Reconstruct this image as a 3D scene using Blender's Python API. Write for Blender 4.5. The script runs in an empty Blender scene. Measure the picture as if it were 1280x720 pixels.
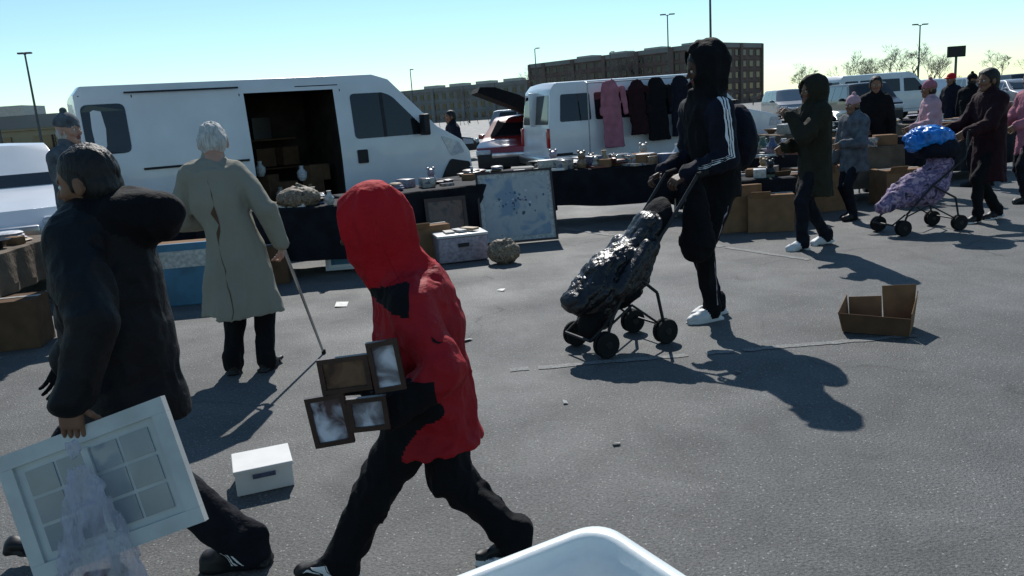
import bpy, bmesh, math, random
import numpy as np
from mathutils import Vector, Matrix
from mathutils.bvhtree import BVHTree
random.seed(7); np.random.seed(7)
sc=bpy.context.scene
V=lambda *a: np.array(a,dtype=np.float64)
def nrm(v): return v/np.linalg.norm(v)
# ------------------------------------------------------------------ materials
def mat(name,col,rough=.7,metal=0.,var=.15,vs=8.,bump=.0,bs=60.,spec=.5,sheen=0.,coat=0.,col2=None,detail=4.,bd=.01,bstretch=None):
    m=bpy.data.materials.new(name); m.use_nodes=True
    N=m.node_tree.nodes; K=m.node_tree.links; b=N['Principled BSDF']
    b.inputs['Roughness'].default_value=rough; b.inputs['Metallic'].default_value=metal
    b.inputs['Specular IOR Level'].default_value=spec
    b.inputs['Sheen Weight'].default_value=sheen; b.inputs['Coat Weight'].default_value=coat
    tc=N.new('ShaderNodeTexCoord'); n=N.new('ShaderNodeTexNoise'); n.inputs['Scale'].default_value=vs; n.inputs['Detail'].default_value=detail
    src=tc.outputs['Object']
    if bstretch:
        mp=N.new('ShaderNodeMapping'); mp.inputs['Scale'].default_value=bstretch; K.new(src,mp.inputs[0]); src=mp.outputs[0]
    K.new(src,n.inputs['Vector'])
    r=N.new('ShaderNodeValToRGB'); r.color_ramp.elements[0].position=.3; r.color_ramp.elements[1].position=.7
    c2=col2 if col2 else tuple(min(1,c*(1+var)) for c in col)
    c1=tuple(c*(1-var) for c in col) if not col2 else col
    r.color_ramp.elements[0].color=(*c1,1); r.color_ramp.elements[1].color=(*c2,1)
    K.new(n.outputs['Fac'],r.inputs['Fac']); K.new(r.outputs['Color'],b.inputs['Base Color'])
    if bump>0:
        n2=N.new('ShaderNodeTexNoise'); n2.inputs['Scale'].default_value=bs; n2.inputs['Detail'].default_value=4
        K.new(src,n2.inputs['Vector'])
        bp=N.new('ShaderNodeBump'); bp.inputs['Strength'].default_value=bump; bp.inputs['Distance'].default_value=bd
        K.new(n2.outputs['Fac'],bp.inputs['Height']); K.new(bp.outputs['Normal'],b.inputs['Normal'])
    return m
def cloth(name,col,var=.2,vs=6,rough=.85,spec=.18,bs=22,bump=.55,bd=.02): return mat(name,col,rough,var=var,vs=vs,bump=bump,bs=bs,spec=spec,bd=bd)
M={}
M['white_paint']=mat('white_paint',(.66,.67,.69),.28,var=.08,vs=2,coat=.4,detail=8)
M['dirty_white']=mat('dirty_white',(.55,.55,.53),.45,var=.12,vs=5)
M['glass']=mat('dark_glass',(.012,.014,.018),.05,var=.1,spec=.5)
M['rubber']=mat('rubber',(.014,.014,.014),.85,var=.2,bump=.3,bs=80,spec=.2)
M['black_plastic']=mat('black_plastic',(.018,.018,.02),.55,var=.2,bump=.2,spec=.3)
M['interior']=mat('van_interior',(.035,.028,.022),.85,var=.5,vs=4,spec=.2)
M['chrome']=mat('chrome',(.5,.5,.52),.28,1.)
M['steel']=mat('steel',(.3,.31,.32),.45,.8)
M['lamp_glass']=mat('lamp_glass',(.45,.48,.52),.08,var=.2,vs=20)
M['red_lens']=mat('red_lens',(.4,.01,.01),.15)
M['amber']=mat('amber_lens',(.7,.2,.02),.2)
M['skin_dark']=mat('skin_dark',(.075,.036,.022),.55,var=.1,vs=20,bump=.15,bs=90,spec=.3)
M['skin_mid']=mat('skin_mid',(.20,.10,.06),.55,var=.1,vs=20,bump=.15,bs=90,spec=.3)
M['skin_light']=mat('skin_light',(.42,.24,.18),.55,var=.08,vs=20,bump=.1,bs=90,spec=.3)
M['lip']=mat('lip',(.18,.06,.05),.5)
M['eye_white']=mat('eye_white',(.55,.55,.53),.2,var=.02); M['iris']=mat('iris',(.02,.012,.008),.1)
M['hair_black']=mat('hair_black',(.007,.006,.006),.55,var=.6,vs=70,bump=.8,bs=110,spec=.35,bstretch=(1,1,.18))
M['hair_white']=mat('hair_white',(.46,.45,.43),.75,var=.30,vs=80,bump=.7,bs=110,spec=.25,bstretch=(1,1,.16))
M['red_jacket']=cloth('red_jacket',(.30,.006,.012),.2,5,.7,.25)
M['red_hood']=cloth('red_hood',(.40,.008,.014),.15,6,.8,.2,bs=60,bd=.01)
M['black_cloth']=cloth('black_cloth',(.0055,.0055,.007),.35)
M['navy_cloth']=cloth('navy_cloth',(.006,.007,.016),.3,spec=.22)
M['black_puffer']=cloth('black_jacket',(.0055,.0055,.007),.3,rough=.66,spec=.25,bs=14,bd=.03)
M['black_nylon']=mat('black_nylon',(.006,.006,.008),.36,var=.3,bump=.6,bs=40,bd=.015,spec=.5)
M['jeans']=cloth('dark_jeans',(.008,.009,.014),.35,14)
M['tan_coat']=cloth('tan_coat',(.25,.235,.19),.08,4,.85,.15,bs=10,bump=.35,bd=.03)
M['olive']=cloth('olive_parka',(.022,.021,.014))
M['maroon']=cloth('maroon_coat',(.022,.007,.010))
M['grey_jacket']=cloth('grey_jacket',(.09,.10,.115),.4,14)
M['pink']=cloth('pink_cloth',(.34,.13,.17))
M['pale_pink']=cloth('pale_pink_cloth',(.45,.28,.32))
M['lavender']=cloth('lavender_blanket',(.22,.17,.28),.5,14)
M['white_cloth']=mat('white_cloth',(.72,.72,.74),.7,var=.05)
M['frame_white']=mat('frame_white',(.50,.52,.50),.5,var=.12,vs=9)
M['shoe_black']=mat('shoe_black',(.009,.009,.010),.5,var=.3,spec=.35)
M['shoe_white']=mat('shoe_white',(.58,.58,.58),.55,var=.08)
M['cardboard']=mat('cardboard',(.21,.12,.065),.88,var=.16,vs=9,bump=.2,bs=30,spec=.15)
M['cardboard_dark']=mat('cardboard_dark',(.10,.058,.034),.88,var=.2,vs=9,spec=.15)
M['wood']=mat('frame_wood',(.035,.013,.008),.4,var=.3,vs=20,bump=.1)
M['table_top']=mat('table_top',(.30,.27,.23),.6,var=.2,vs=6)
M['table_cloth']=cloth('table_cloth',(.009,.010,.014),.4,5)
M['tan_cloth']=cloth('tan_table_cloth',(.13,.10,.075),.3,5)
M['blue_panel']=mat('blue_panel',(.035,.14,.23),.5,var=.35,vs=4)
M['blue_plastic']=mat('blue_plastic',(.008,.17,.55),.35,var=.35,vs=10,bump=.4,bs=20)
M['concrete']=mat('concrete',(.34,.27,.17),.85,var=.12,vs=.8)
M['brick']=mat('brick',(.17,.12,.105),.9,var=.15,vs=.4,spec=.1)
M['stone']=mat('pale_masonry',(.24,.23,.22),.9,var=.1,vs=.4,spec=.1)
M['bark']=mat('bark',(.17,.145,.13),.9,var=.2,vs=2,spec=.1)
M['pole']=mat('pole_metal',(.10,.10,.10),.7,.2,var=.2,vs=2)
M['paper']=mat('paper',(.68,.67,.64),.8,var=.06)
M['red_paint']=mat('red_paint',(.22,.015,.015),.3,var=.08,coat=.4)
M['dark_paint']=mat('dark_paint',(.012,.013,.016),.35,var=.1,coat=.2)
M['silver_paint']=mat('silver_paint',(.26,.27,.29),.35,.3,var=.05,coat=.4)
M['blue_paint']=mat('blue_paint',(.03,.06,.14),.3,var=.05,coat=.4)
M['bin_plastic']=mat('bin_plastic',(.66,.70,.70),.30,var=.05,vs=10,bump=.2,bs=14,bd=.012)
for i,c in enumerate([(.34,.32,.28),(.18,.05,.04),(.06,.08,.14),(.40,.40,.38),(.20,.13,.08),(.05,.09,.07),(.30,.20,.10),(.02,.02,.02),(.28,.24,.28),(.50,.50,.52)]):
    M['goods%d'%i]=mat('goods_%d'%i,c,.4,var=.35,vs=30)
def photo_mat(name,cols,scale=9,seed=0.,rough=.15,dist=.6):
    m=bpy.data.materials.new(name); m.use_nodes=True;N=m.node_tree.nodes;K=m.node_tree.links;b=N['Principled BSDF']
    b.inputs['Roughness'].default_value=rough
    tc=N.new('ShaderNodeTexCoord');mp=N.new('ShaderNodeMapping');mp.inputs['Location'].default_value=(seed,seed*2,seed*.7)
    n=N.new('ShaderNodeTexNoise');n.inputs['Scale'].default_value=scale;n.inputs['Detail'].default_value=4;n.inputs['Distortion'].default_value=dist
    r=N.new('ShaderNodeValToRGB');r.color_ramp.elements[0].position=.36;r.color_ramp.elements[1].position=.64
    r.color_ramp.elements[0].color=(*cols[0],1);r.color_ramp.elements[1].color=(*cols[-1],1)
    for i,c in enumerate(cols[1:-1]):
        e=r.color_ramp.elements.new(.36+.28*(i+1)/(len(cols)-1)); e.color=(*c,1)
    K.new(tc.outputs['Object'],mp.inputs['Vector']);K.new(mp.outputs['Vector'],n.inputs['Vector']);K.new(n.outputs['Fac'],r.inputs['Fac']);K.new(r.outputs['Color'],b.inputs['Base Color'])
    return m
M['photo1']=photo_mat('landscape_photo',[(.05,.025,.015),(.15,.08,.045),(.10,.05,.03)],9)
M['photo2']=photo_mat('portrait_photo_a',[(.06,.05,.06),(.24,.23,.25),(.62,.62,.68)],13,2.)
M['photo3']=photo_mat('portrait_photo_b',[(.08,.05,.05),(.34,.33,.37),(.7,.7,.76)],14,5.)
M['painting']=photo_mat('flower_painting',[(.20,.27,.34),(.36,.38,.39),(.40,.41,.41),(.33,.36,.38),(.17,.24,.34)],2.6,1.,.5,1.)
M['pane']=photo_mat('misty_pane',[(.20,.23,.26),(.28,.31,.33)],5,3.)
M['blanket']=photo_mat('patterned_blanket',[(.03,.025,.06),(.32,.22,.34),(.07,.05,.14),(.42,.30,.40)],11,3.,.8)
M['goods_print']=photo_mat('printed_cover',[(.2,.1,.08),(.38,.36,.32),(.08,.1,.15)],15,7.)
M['wicker']=photo_mat('wicker',[(.05,.03,.02),(.26,.2,.13),(.10,.06,.04),(.34,.28,.2)],24,2.,.7)
def glossy_bag():
    m=bpy.data.materials.new('plastic_bag');m.use_nodes=True;N=m.node_tree.nodes;K=m.node_tree.links;b=N['Principled BSDF']
    b.inputs['Base Color'].default_value=(.66,.66,.76,1);b.inputs['Roughness'].default_value=.25
    tr=N.new('ShaderNodeBsdfTranslucent');tr.inputs['Color'].default_value=(.72,.72,.82,1)
    tp=N.new('ShaderNodeBsdfTransparent');m1=N.new('ShaderNodeMixShader');m2=N.new('ShaderNodeMixShader')
    m1.inputs[0].default_value=.45
    n=N.new('ShaderNodeTexNoise');n.inputs['Scale'].default_value=26;n.inputs['Detail'].default_value=5;n.inputs['Distortion'].default_value=.5;tc=N.new('ShaderNodeTexCoord');mp=N.new('ShaderNodeMapping');mp.inputs['Scale'].default_value=(1,1,.3)
    K.new(tc.outputs['Object'],mp.inputs[0]);K.new(mp.outputs[0],n.inputs['Vector'])
    mr=N.new('ShaderNodeMapRange');mr.inputs[1].default_value=.35;mr.inputs[2].default_value=.65;mr.inputs[3].default_value=.75;mr.inputs[4].default_value=.28;K.new(n.outputs['Fac'],mr.inputs[0]);K.new(mr.outputs[0],m2.inputs[0])
    bp=N.new('ShaderNodeBump');bp.inputs['Strength'].default_value=1.;bp.inputs['Distance'].default_value=.03;K.new(n.outputs['Fac'],bp.inputs['Height']);K.new(bp.outputs[0],b.inputs['Normal'])
    K.new(b.outputs[0],m1.inputs[1]);K.new(tr.outputs[0],m1.inputs[2]);K.new(m1.outputs[0],m2.inputs[1]);K.new(tp.outputs[0],m2.inputs[2]);K.new(m2.outputs[0],N['Material Output'].inputs['Surface'])
    return m
M['bag']=glossy_bag()
# ------------------------------------------------------------------ basic objects
def link(o,parent=None):
    bpy.context.collection.objects.link(o)
    if parent is not None: o.parent=parent
    return o
def empty(name,loc=(0,0,0),rz=0.):
    e=bpy.data.objects.new(name,None); e.location=Vector([float(a) for a in loc]); e.rotation_euler=(0,0,rz); e.empty_display_size=.1
    return link(e)
def meshobj(name,verts,faces,mats,parent=None,idx=None,smooth=False,loc=None):
    me=bpy.data.meshes.new(name); me.from_pydata([tuple(map(float,v)) for v in verts],[],[tuple(int(i) for i in f) for f in faces])
    for m in mats: me.materials.append(M[m] if isinstance(m,str) else m)
    if idx is not None: me.polygons.foreach_set('material_index',np.array(idx,dtype=np.int32))
    if smooth: me.polygons.foreach_set('use_smooth',[True]*len(me.polygons))
    me.update(); o=bpy.data.objects.new(name,me)
    if loc is not None:o.location=loc
    return link(o,parent)
class Acc:
    """accumulates many shaped pieces into one mesh"""
    def __init__(s): s.v=[];s.f=[];s.i=[];s.m=[]
    def mi(s,m):
        if m not in s.m: s.m.append(m)
        return s.m.index(m)
    def add(s,vs,fs,m):
        b=len(s.v); s.v+= [tuple(map(float,v)) for v in vs]; s.f+=[tuple(b+i for i in f) for f in fs]; s.i+=[s.mi(m)]*len(fs)
    def box(s,c,h,m,rz=0.,tilt=None,bev=0.):
        c=np.array(c,float);h=np.array(h,float)
        R=np.array(Matrix.Rotation(rz,3,'Z'))
        if tilt is not None: R=R@np.array(Matrix.Rotation(tilt[0],3,tilt[1]))
        if bev<=0:
            vs=[c+R@(h*np.array(q)) for q in [(-1,-1,-1),(1,-1,-1),(1,1,-1),(-1,1,-1),(-1,-1,1),(1,-1,1),(1,1,1),(-1,1,1)]]
            fs=[(0,3,2,1),(4,5,6,7),(0,1,5,4),(1,2,6,5),(2,3,7,6),(3,0,4,7)]
            s.add(vs,fs,m)
        else:
            bm=bmesh.new(); bmesh.ops.create_cube(bm,size=2)
            for v in bm.verts: v.co=Vector([v.co[k]*h[k] for k in range(3)])
            bmesh.ops.bevel(bm,geom=bm.edges[:],offset=bev,segments=2,affect='EDGES',profile=.5)
            bm.verts.index_update()
            s.add([c+R@np.array(v.co) for v in bm.verts],[tuple(v.index for v in f.verts) for f in bm.faces],m); bm.free()
    def tube(s,p0,p1,r0,r1,m,n=10,cap=True):
        p0=np.array(p0,float);p1=np.array(p1,float);d=nrm(p1-p0);a=np.cross(d,(0,0,1) if abs(d[2])<.9 else (1,0,0));a=nrm(a);b=np.cross(d,a)
        vs=[];
        for p,r in((p0,r0),(p1,r1)):
            for k in range(n):
                t=2*math.pi*k/n; vs.append(p+(a*math.cos(t)+b*math.sin(t))*r)
        fs=[(k,(k+1)%n,n+(k+1)%n,n+k) for k in range(n)]
        fs=[f[::-1] for f in fs]
        if cap: fs+=[tuple(range(n)),tuple(range(2*n-1,n-1,-1))]
        s.add(vs,fs,m)
    def path(s,pts,r,m,n=8):
        for a,b in zip(pts[:-1],pts[1:]): s.tube(a,b,r,r,m,n)
    def lathe(s,c,prof,m,axis=(0,0,1),n=16):
        ax=nrm(np.array(axis,float));a=nrm(np.cross(ax,(0,0,1) if abs(ax[2])<.9 else (1,0,0)));b=np.cross(ax,a);c=np.array(c,float)
        vs=[];
        for r,z in prof:
            for k in range(n):
                t=2*math.pi*k/n; vs.append(c+ax*z+(a*math.cos(t)+b*math.sin(t))*r)
        fs=[]
        for j in range(len(prof)-1):
            for k in range(n): fs.append((j*n+k,j*n+(k+1)%n,(j+1)*n+(k+1)%n,(j+1)*n+k))
        fs+=[tuple(range(n-1,-1,-1)),tuple(range((len(prof)-1)*n,len(prof)*n))]
        s.add(vs,fs,m)
    def obj(s,name,parent=None,smooth=False,loc=None):
        o=meshobj(name,s.v,s.f,s.m,parent,s.i,False,loc)
        if smooth:
            bm=bmesh.new();bm.from_mesh(o.data);bm.normal_update()
            for f in bm.faces:f.smooth=True
            for e in bm.edges:
                if len(e.link_faces)==2 and e.calc_face_angle(0)>.6: e.smooth=False
            bm.to_mesh(o.data);bm.free()
        return o
# ------------------------------------------------------------------ implicit modelling (continuous bodies)
_lat=np.random.rand(32,32,32).astype(np.float32)*2-1
def vnoise(P,scale,off=0.):
    Q=P/np.float32(scale)+np.float32(off); I=np.floor(Q).astype(np.int32); F=Q-I; F=F*F*(3-2*F); I&=31; J=(I+1)&31
    r=0
    for dx in (0,1):
        wx=F[:,0] if dx else 1-F[:,0]; X=J[:,0] if dx else I[:,0]
        for dy in (0,1):
            wy=F[:,1] if dy else 1-F[:,1]; Y=J[:,1] if dy else I[:,1]
            for dz in (0,1):
                wz=F[:,2] if dz else 1-F[:,2]; Z=J[:,2] if dz else I[:,2]
                r=r+wx*wy*wz*_lat[X,Y,Z]
    return r
def sdf(p,P):
    if p['t']=='c':
        Q=P-p['a']; ba=p['b']-p['a']
        if p.get('fl') is not None:
            n,s=p['fl']; n=n.astype(np.float32)
            Q=Q+(Q@n)[:,None]*n[None]*np.float32(1/s-1); ba=ba+(ba@n)*n*(1/s-1)
        ba=ba.astype(np.float32)
        h=np.clip((Q@ba)/max(float(ba@ba),1e-9),0,1)
        d=np.sqrt(((Q-h[:,None]*ba)**2).sum(1))-(p['ra']+(p['rb']-p['ra'])*h)
        if p.get('fl') is not None: d=d*.85
    elif p['t']=='e':
        Q=(P-p['c'])@p['R']; r=p['r']
        k0=np.sqrt(((Q/r)**2).sum(1)); k1=np.sqrt(((Q/(r*r))**2).sum(1))+1e-9; d=k0*(k0-1)/k1
    else:
        Q=np.abs((P-p['c'])@p['R'])-(p['r']-p['rd'])
        d=np.sqrt((np.maximum(Q,0)**2).sum(1))+np.minimum(Q.max(1),0)-p['rd']
    if p.get('cl'):
        for cp,cn in p['cl']: d=np.maximum(d,((P-cp.astype(np.float32))@cn.astype(np.float32)))
    return d.astype(np.float32)
def bounds(p):
    if p['t']=='c':
        ra,rb=p['ra'],p['rb']; return np.minimum(p['a']-ra,p['b']-rb),np.maximum(p['a']+ra,p['b']+rb)
    R=float(np.linalg.norm(p['r'])) if p['t']=='b' else float(max(p['r'])); return p['c']-R,p['c']+R
def C(a,b,ra,rb,m=0,k=.03,fl=None,cl=None,op=1): return dict(t='c',a=np.array(a,np.float32),b=np.array(b,np.float32),ra=ra,rb=rb,m=m,k=k,fl=fl,cl=cl,op=op)
def E(c,r,m=0,k=.03,R=None,cl=None,op=1): return dict(t='e',c=np.array(c,np.float32),r=np.array(r,np.float32),R=(np.eye(3) if R is None else np.array(R)).astype(np.float32),m=m,k=k,cl=cl,op=op)
def B(c,r,m=0,k=.01,R=None,rd=.01,cl=None,op=1): return dict(t='b',c=np.array(c,np.float32),r=np.array(r,np.float32),R=(np.eye(3) if R is None else np.array(R)).astype(np.float32),rd=rd,m=m,k=k,cl=cl,op=op)
def grow(prims,h,noise=None,recolor=None):
    mn=np.min([bounds(p)[0] for p in prims if p['op']>0],0)-3*h-.02; mx=np.max([bounds(p)[1] for p in prims if p['op']>0],0)+3*h+.02
    n=np.ceil((mx-mn)/h).astype(int)+1
    D=np.full(n,1.,np.float32); ax=[(mn[i]+h*np.arange(n[i])).astype(np.float32) for i in range(3)]
    for p in prims:
        b0,b1=bounds(p); mg=.04+p['k']+2*h
        i0=np.maximum(((b0-mg-mn)/h).astype(int),0); i1=np.minimum(((b1+mg-mn)/h).astype(int)+1,n)
        if (i1<=i0).any(): continue
        sl=tuple(slice(i0[i],i1[i]) for i in range(3))
        G=np.stack(np.meshgrid(*[ax[i][sl[i]] for i in range(3)],indexing='ij'),-1); sh=G.shape[:3]
        d=sdf(p,G.reshape(-1,3)).reshape(sh); a=D[sl]; k=max(p['k'],1e-4)
        if p['op']>0: hh=np.maximum(k-np.abs(a-d),0); D[sl]=np.minimum(a,d)-hh*hh/(4*k)
        else: d=-d; hh=np.maximum(k-np.abs(a-d),0); D[sl]=np.maximum(a,d)+hh*hh/(4*k)
    if noise:
        idx=np.argwhere(np.abs(D)<.05); P=(mn+idx*h).astype(np.float32)
        D[tuple(idx.T)]+=noise(P).astype(np.float32)
    S=D<0
    c=[(0,0,0),(1,0,0),(0,1,0),(1,1,0),(0,0,1),(1,0,1),(0,1,1),(1,1,1)]
    cnt=sum(S[x:n[0]-1+x,y:n[1]-1+y,z:n[2]-1+z].astype(np.int8) for x,y,z in c)
    cells=np.argwhere((cnt>0)&(cnt<8)); vals=np.stack([D[cells[:,0]+x,cells[:,1]+y,cells[:,2]+z] for x,y,z in c],1)
    acc=np.zeros((len(cells),3));w=np.zeros(len(cells)); cc=np.array(c,float)
    for i in range(8):
        for j in range(i+1,8):
            if abs(cc[i]-cc[j]).sum()!=1: continue
            a,b=vals[:,i],vals[:,j]; mk=(a<0)!=(b<0); t=np.where(mk,a/np.where(mk,a-b,1),0)
            acc+=np.where(mk[:,None],cc[i]+(cc[j]-cc[i])*t[:,None],0); w+=mk
    verts=mn+(cells+acc/w[:,None])*h
    ci=np.full(n,-1,np.int32); ci[tuple(cells.T)]=np.arange(len(cells))
    faces=[]
    for a in range(3):
        b,d=(a+1)%3,(a+2)%3
        s0=[slice(None)]*3;s1=[slice(None)]*3;s0[a]=slice(0,n[a]-1);s1[a]=slice(1,n[a])
        A=S[tuple(s0)];Bq=S[tuple(s1)]; e=np.argwhere(A!=Bq); e=e[(e[:,b]>0)&(e[:,d]>0)]
        lo=A[tuple(e.T)]
        def at(db,dd): q=e.copy();q[:,b]+=db;q[:,d]+=dd; return ci[tuple(q.T)]
        q=np.stack([at(-1,-1),at(0,-1),at(0,0),at(-1,0)],1)
        q[~lo]=q[~lo][:,::-1]; faces.append(q[(q>=0).all(1)])
    faces=np.concatenate(faces)
    ctr=verts[faces].mean(1).astype(np.float32)
    best=np.full(len(ctr),9.,np.float32);lab=np.zeros(len(ctr),np.int32)
    for p in prims:
        if p['op']<0: continue
        d=sdf(p,ctr)-p.get('bias',0); mk=d<best; best[mk]=d[mk]; lab[mk]=p['m']
    if recolor is not None: lab=recolor(ctr,lab)
    return verts,faces,lab
def blob(name,prims,h,mats,parent=None,noise=None,recolor=None,loc=None):
    v,f,l=grow(prims,h,noise,recolor)
    me=bpy.data.meshes.new(name); me.vertices.add(len(v)); me.vertices.foreach_set('co',v.astype(np.float32).ravel())
    me.loops.add(len(f)*4); me.loops.foreach_set('vertex_index',f.astype(np.int32).ravel())
    me.polygons.add(len(f)); me.polygons.foreach_set('loop_start',np.arange(len(f),dtype=np.int32)*4)
    for m in mats: me.materials.append(M[m])
    me.polygons.foreach_set('material_index',l.astype(np.int32)); me.polygons.foreach_set('use_smooth',np.ones(len(f),bool))
    me.update(calc_edges=True); me.validate(); o=bpy.data.objects.new(name,me)
    if loc is not None:o.location=loc
    return link(o,parent)
def folds(amp,scale=.09,puff=0.,off=0.,zs=1.):
    def fn(P):
        Q=P.copy();Q[:,2]*=zs
        w=Q+.03*np.stack([vnoise(Q,.12,3+off),vnoise(Q,.12,9+off),vnoise(Q,.12,17+off)],1)
        r=np.abs(vnoise(w,scale,off))+.5*np.abs(vnoise(w,scale*.45,off+5))
        d=(.45-r)*-amp
        if puff>0: d=d-puff*np.abs(np.sin(P[:,2]/.075*math.pi+.6*vnoise(P,.2,off)))
        return d
    return fn
# ------------------------------------------------------------------ hands, heads, figures
def hand(parent,wrist,d,n,side,curl=.6,s=1.,skin='skin_mid',h=.0035,name='hand',thumb=.6):
    d=nrm(np.array(d,float));n=np.array(n,float);n=nrm(n-d*(n@d));t=np.cross(d,n)*side;w=np.array(wrist,float)
    R=np.stack([d,t,n],1)
    pr=[C(w-d*.04*s,w+d*.02*s,.027*s,.026*s,0,.01,fl=(n,.75)),B(w+d*.052*s,(.048*s,.041*s,.016*s),0,.012,R=R,rd=.014*s)]
    for o,L,sp in zip((.031,.0105,-.0105,-.031),(.070,.080,.073,.056),(.07,.02,-.03,-.09)):
        p=w+d*.088*s+t*o*s; a=curl*.55; r=.0093*s
        for q,ll in enumerate((.46,.30,.24)):
            dd=d*math.cos(a)+n*math.sin(a)+t*sp; p2=p+nrm(dd)*L*ll*s; pr.append(C(p,p2,r,r*.9,0,.003)); p=p2;r*=.9;a+=curl*(.95-.15*q)
    p=w+d*.022*s+t*.032*s;a=0;r=.0115*s
    for q,ll in enumerate((.042,.032,.025)):
        dd=nrm(d*.75+t*(.75-.35*q)+n*(.35+thumb*q*.6)); p2=p+dd*ll*s; pr.append(C(p,p2,r,r*.88,0,.006));p=p2;r*=.9
    return blob(name,pr,h*s,[skin],parent)
def head(parent,c,f,up,s,skin,hair,style,h=.006,hatmat=None):
    f=nrm(np.array(f,float));up=np.array(up,float);up=nrm(up-f*(up@f));l=np.cross(up,f);c=np.array(c,float)
    W=lambda a,b,z: c+(f*a+l*b+up*z)*s
    R=np.stack([f,l,up],1)
    pr=[E(W(-.005,0,.035),V(.098,.078,.092)*s,0,.03,R=R),
        C(W(.015,0,-.01),W(.048,0,-.078),.066*s,.036*s,0,.03,fl=(l,.85)),
        C(W(.02,.03,-.06),W(.065,.0,-.09),.025*s,.022*s,0,.02),C(W(.02,-.03,-.06),W(.065,.0,-.09),.025*s,.022*s,0,.02),
        C(W(-.03,0,-.03),W(-.05,0,-.17),.056*s,.062*s,0,.03),
        C(W(.078,.028,.025),W(.078,-.028,.025),.016*s,.016*s,0,.015),
        C(W(.062,.042,-.02),W(.07,.03,-.03),.022*s,.018*s,0,.02),C(W(.062,-.042,-.02),W(.07,-.03,-.03),.022*s,.018*s,0,.02),
        C(W(.088,0,.012),W(.110,0,-.022),.009*s,.013*s,0,.012),C(W(.095,.012,-.026),W(.095,-.012,-.026),.008*s,.008*s,0,.008),
        C(W(.086,.018,-.055),W(.093,0,-.052),.006*s,.008*s,1,.006),C(W(.086,-.018,-.055),W(.093,0,-.052),.006*s,.008*s,1,.006),
        C(W(.085,.015,-.065),W(.085,-.015,-.065),.007*s,.007*s,1,.006)]
    for sg in (1,-1):
        pr.append(E(W(.086,.031*sg,.006),V(.012,.015,.010)*s,0,.008,R=R,op=-1))
        pr.append(E(W(-.005,.086*sg,-.005),V(.016,.012,.032)*s,0,.006,R=R))
        pr.append(C(W(.086,.016*sg,.030),W(.078,.046*sg,.028),.005*s,.004*s,2,.004))
    if style in('short','full','long','bun','thin'):
        e={'short':.007,'thin':.004}.get(style,.014)
        pr.append(E(W(-.014,0,.042),V(.098+e,.079+e,.094+e)*s,2,.006,R=R,cl=[(W(.058,0,.05),nrm(f*1.-up*.75)),(W(0,0,-.045),-up)] ))
        if style=='thin':
            # thinning hair: fuller fringe round the back and sides
            pr.append(C(W(-.062,.035,.0),W(-.062,-.035,.0),.052*s,.052*s,2,.03))
            for sg in(1,-1): pr.append(C(W(-.05,.055*sg,.02),W(.005,.072*sg,.035),.034*s,.020*s,2,.02))
        pr.append(C(W(-.055,.03,-.02),W(-.055,-.03,-.02),.052*s,.052*s,2,.02))
        for sg in(1,-1): pr.append(C(W(.02,.072*sg,.03),W(.022,.074*sg,-.012),.012*s,.008*s,2,.01))
    if style=='long':
        pr.append(C(W(-.04,0,.02),W(-.06,0,-.17),.085*s,.07*s,2,.02,fl=(f,.8)))
    if style=='bun': pr.append(E(W(-.12,0,.07),V(.04,.045,.04)*s,2,.01,R=R))
    mats=[skin,'lip',hair]
    if style in('beanie','cap'):
        pr.append(E(W(-.012,0,.055),V(.108,.09,.10)*s,3,.006,R=R,cl=[(W(0,0,.035),nrm(-up*1.-f*.15))])); pr.append(C(W(-.10,0,.03),W(.085,0,.04),.02*s,.02*s,3,.01))
        pr.append(E(W(-.02,0,-.02),V(.09,.078,.07)*s,2,.006,R=R,cl=[(W(.01,0,0),f)]))
        if style=='cap': pr.append(E(W(.12,0,.045),V(.06,.06,.012)*s,3,.01,R=R))
        if style=='beanie': pr.append(E(W(-.02,0,.165),V(.03,.03,.03)*s,3,.006,R=R))
        mats.append(hatmat)
    nz=None
    if style in('full','long','short','bun','thin'):
        am={'full':.010,'thin':.009}.get(style,.006)
        def nz(P):
            Q=P-c.astype(np.float32); hh=(Q@up.astype(np.float32)); ff=(Q@f.astype(np.float32))
            k=np.clip((hh-ff*.8-.01)/.04,0,1); S_=P.copy(); S_[:,2]*=.45; S_[:,0]+=.3*P[:,2]
            return k*am*s*(.35-np.abs(vnoise(S_,.020,2))-.5*np.abs(vnoise(P,.05,6)))
    o=blob('head',pr,h*s,mats,parent,nz)
    for sg in(1,-1):
        a=Acc(); cc=W(.080,.031*sg,.006)
        a.lathe(cc,[(.0001,-.011*s),(.008*s,-.008*s),(.0112*s,0),(.009*s,.0065*s),(.0055*s,.0097*s)],'eye_white',axis=f,n=14)
        a.lathe(cc,[(.0055*s,.0097*s),(.003*s,.0107*s),(.0001,.0112*s)],'iris',axis=f,n=14)
        a.obj('eye',parent,True)
    return o
def ik(a,b,l1,l2,pole):
    d=b-a;L=np.linalg.norm(d); L2=min(L,(l1+l2)*.999); u=d/L; x=(l1*l1-l2*l2+L2*L2)/(2*L2); y=math.sqrt(max(l1*l1-x*x,0)); p=pole-u*(pole@u); return a+u*x+nrm(p)*y
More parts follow.
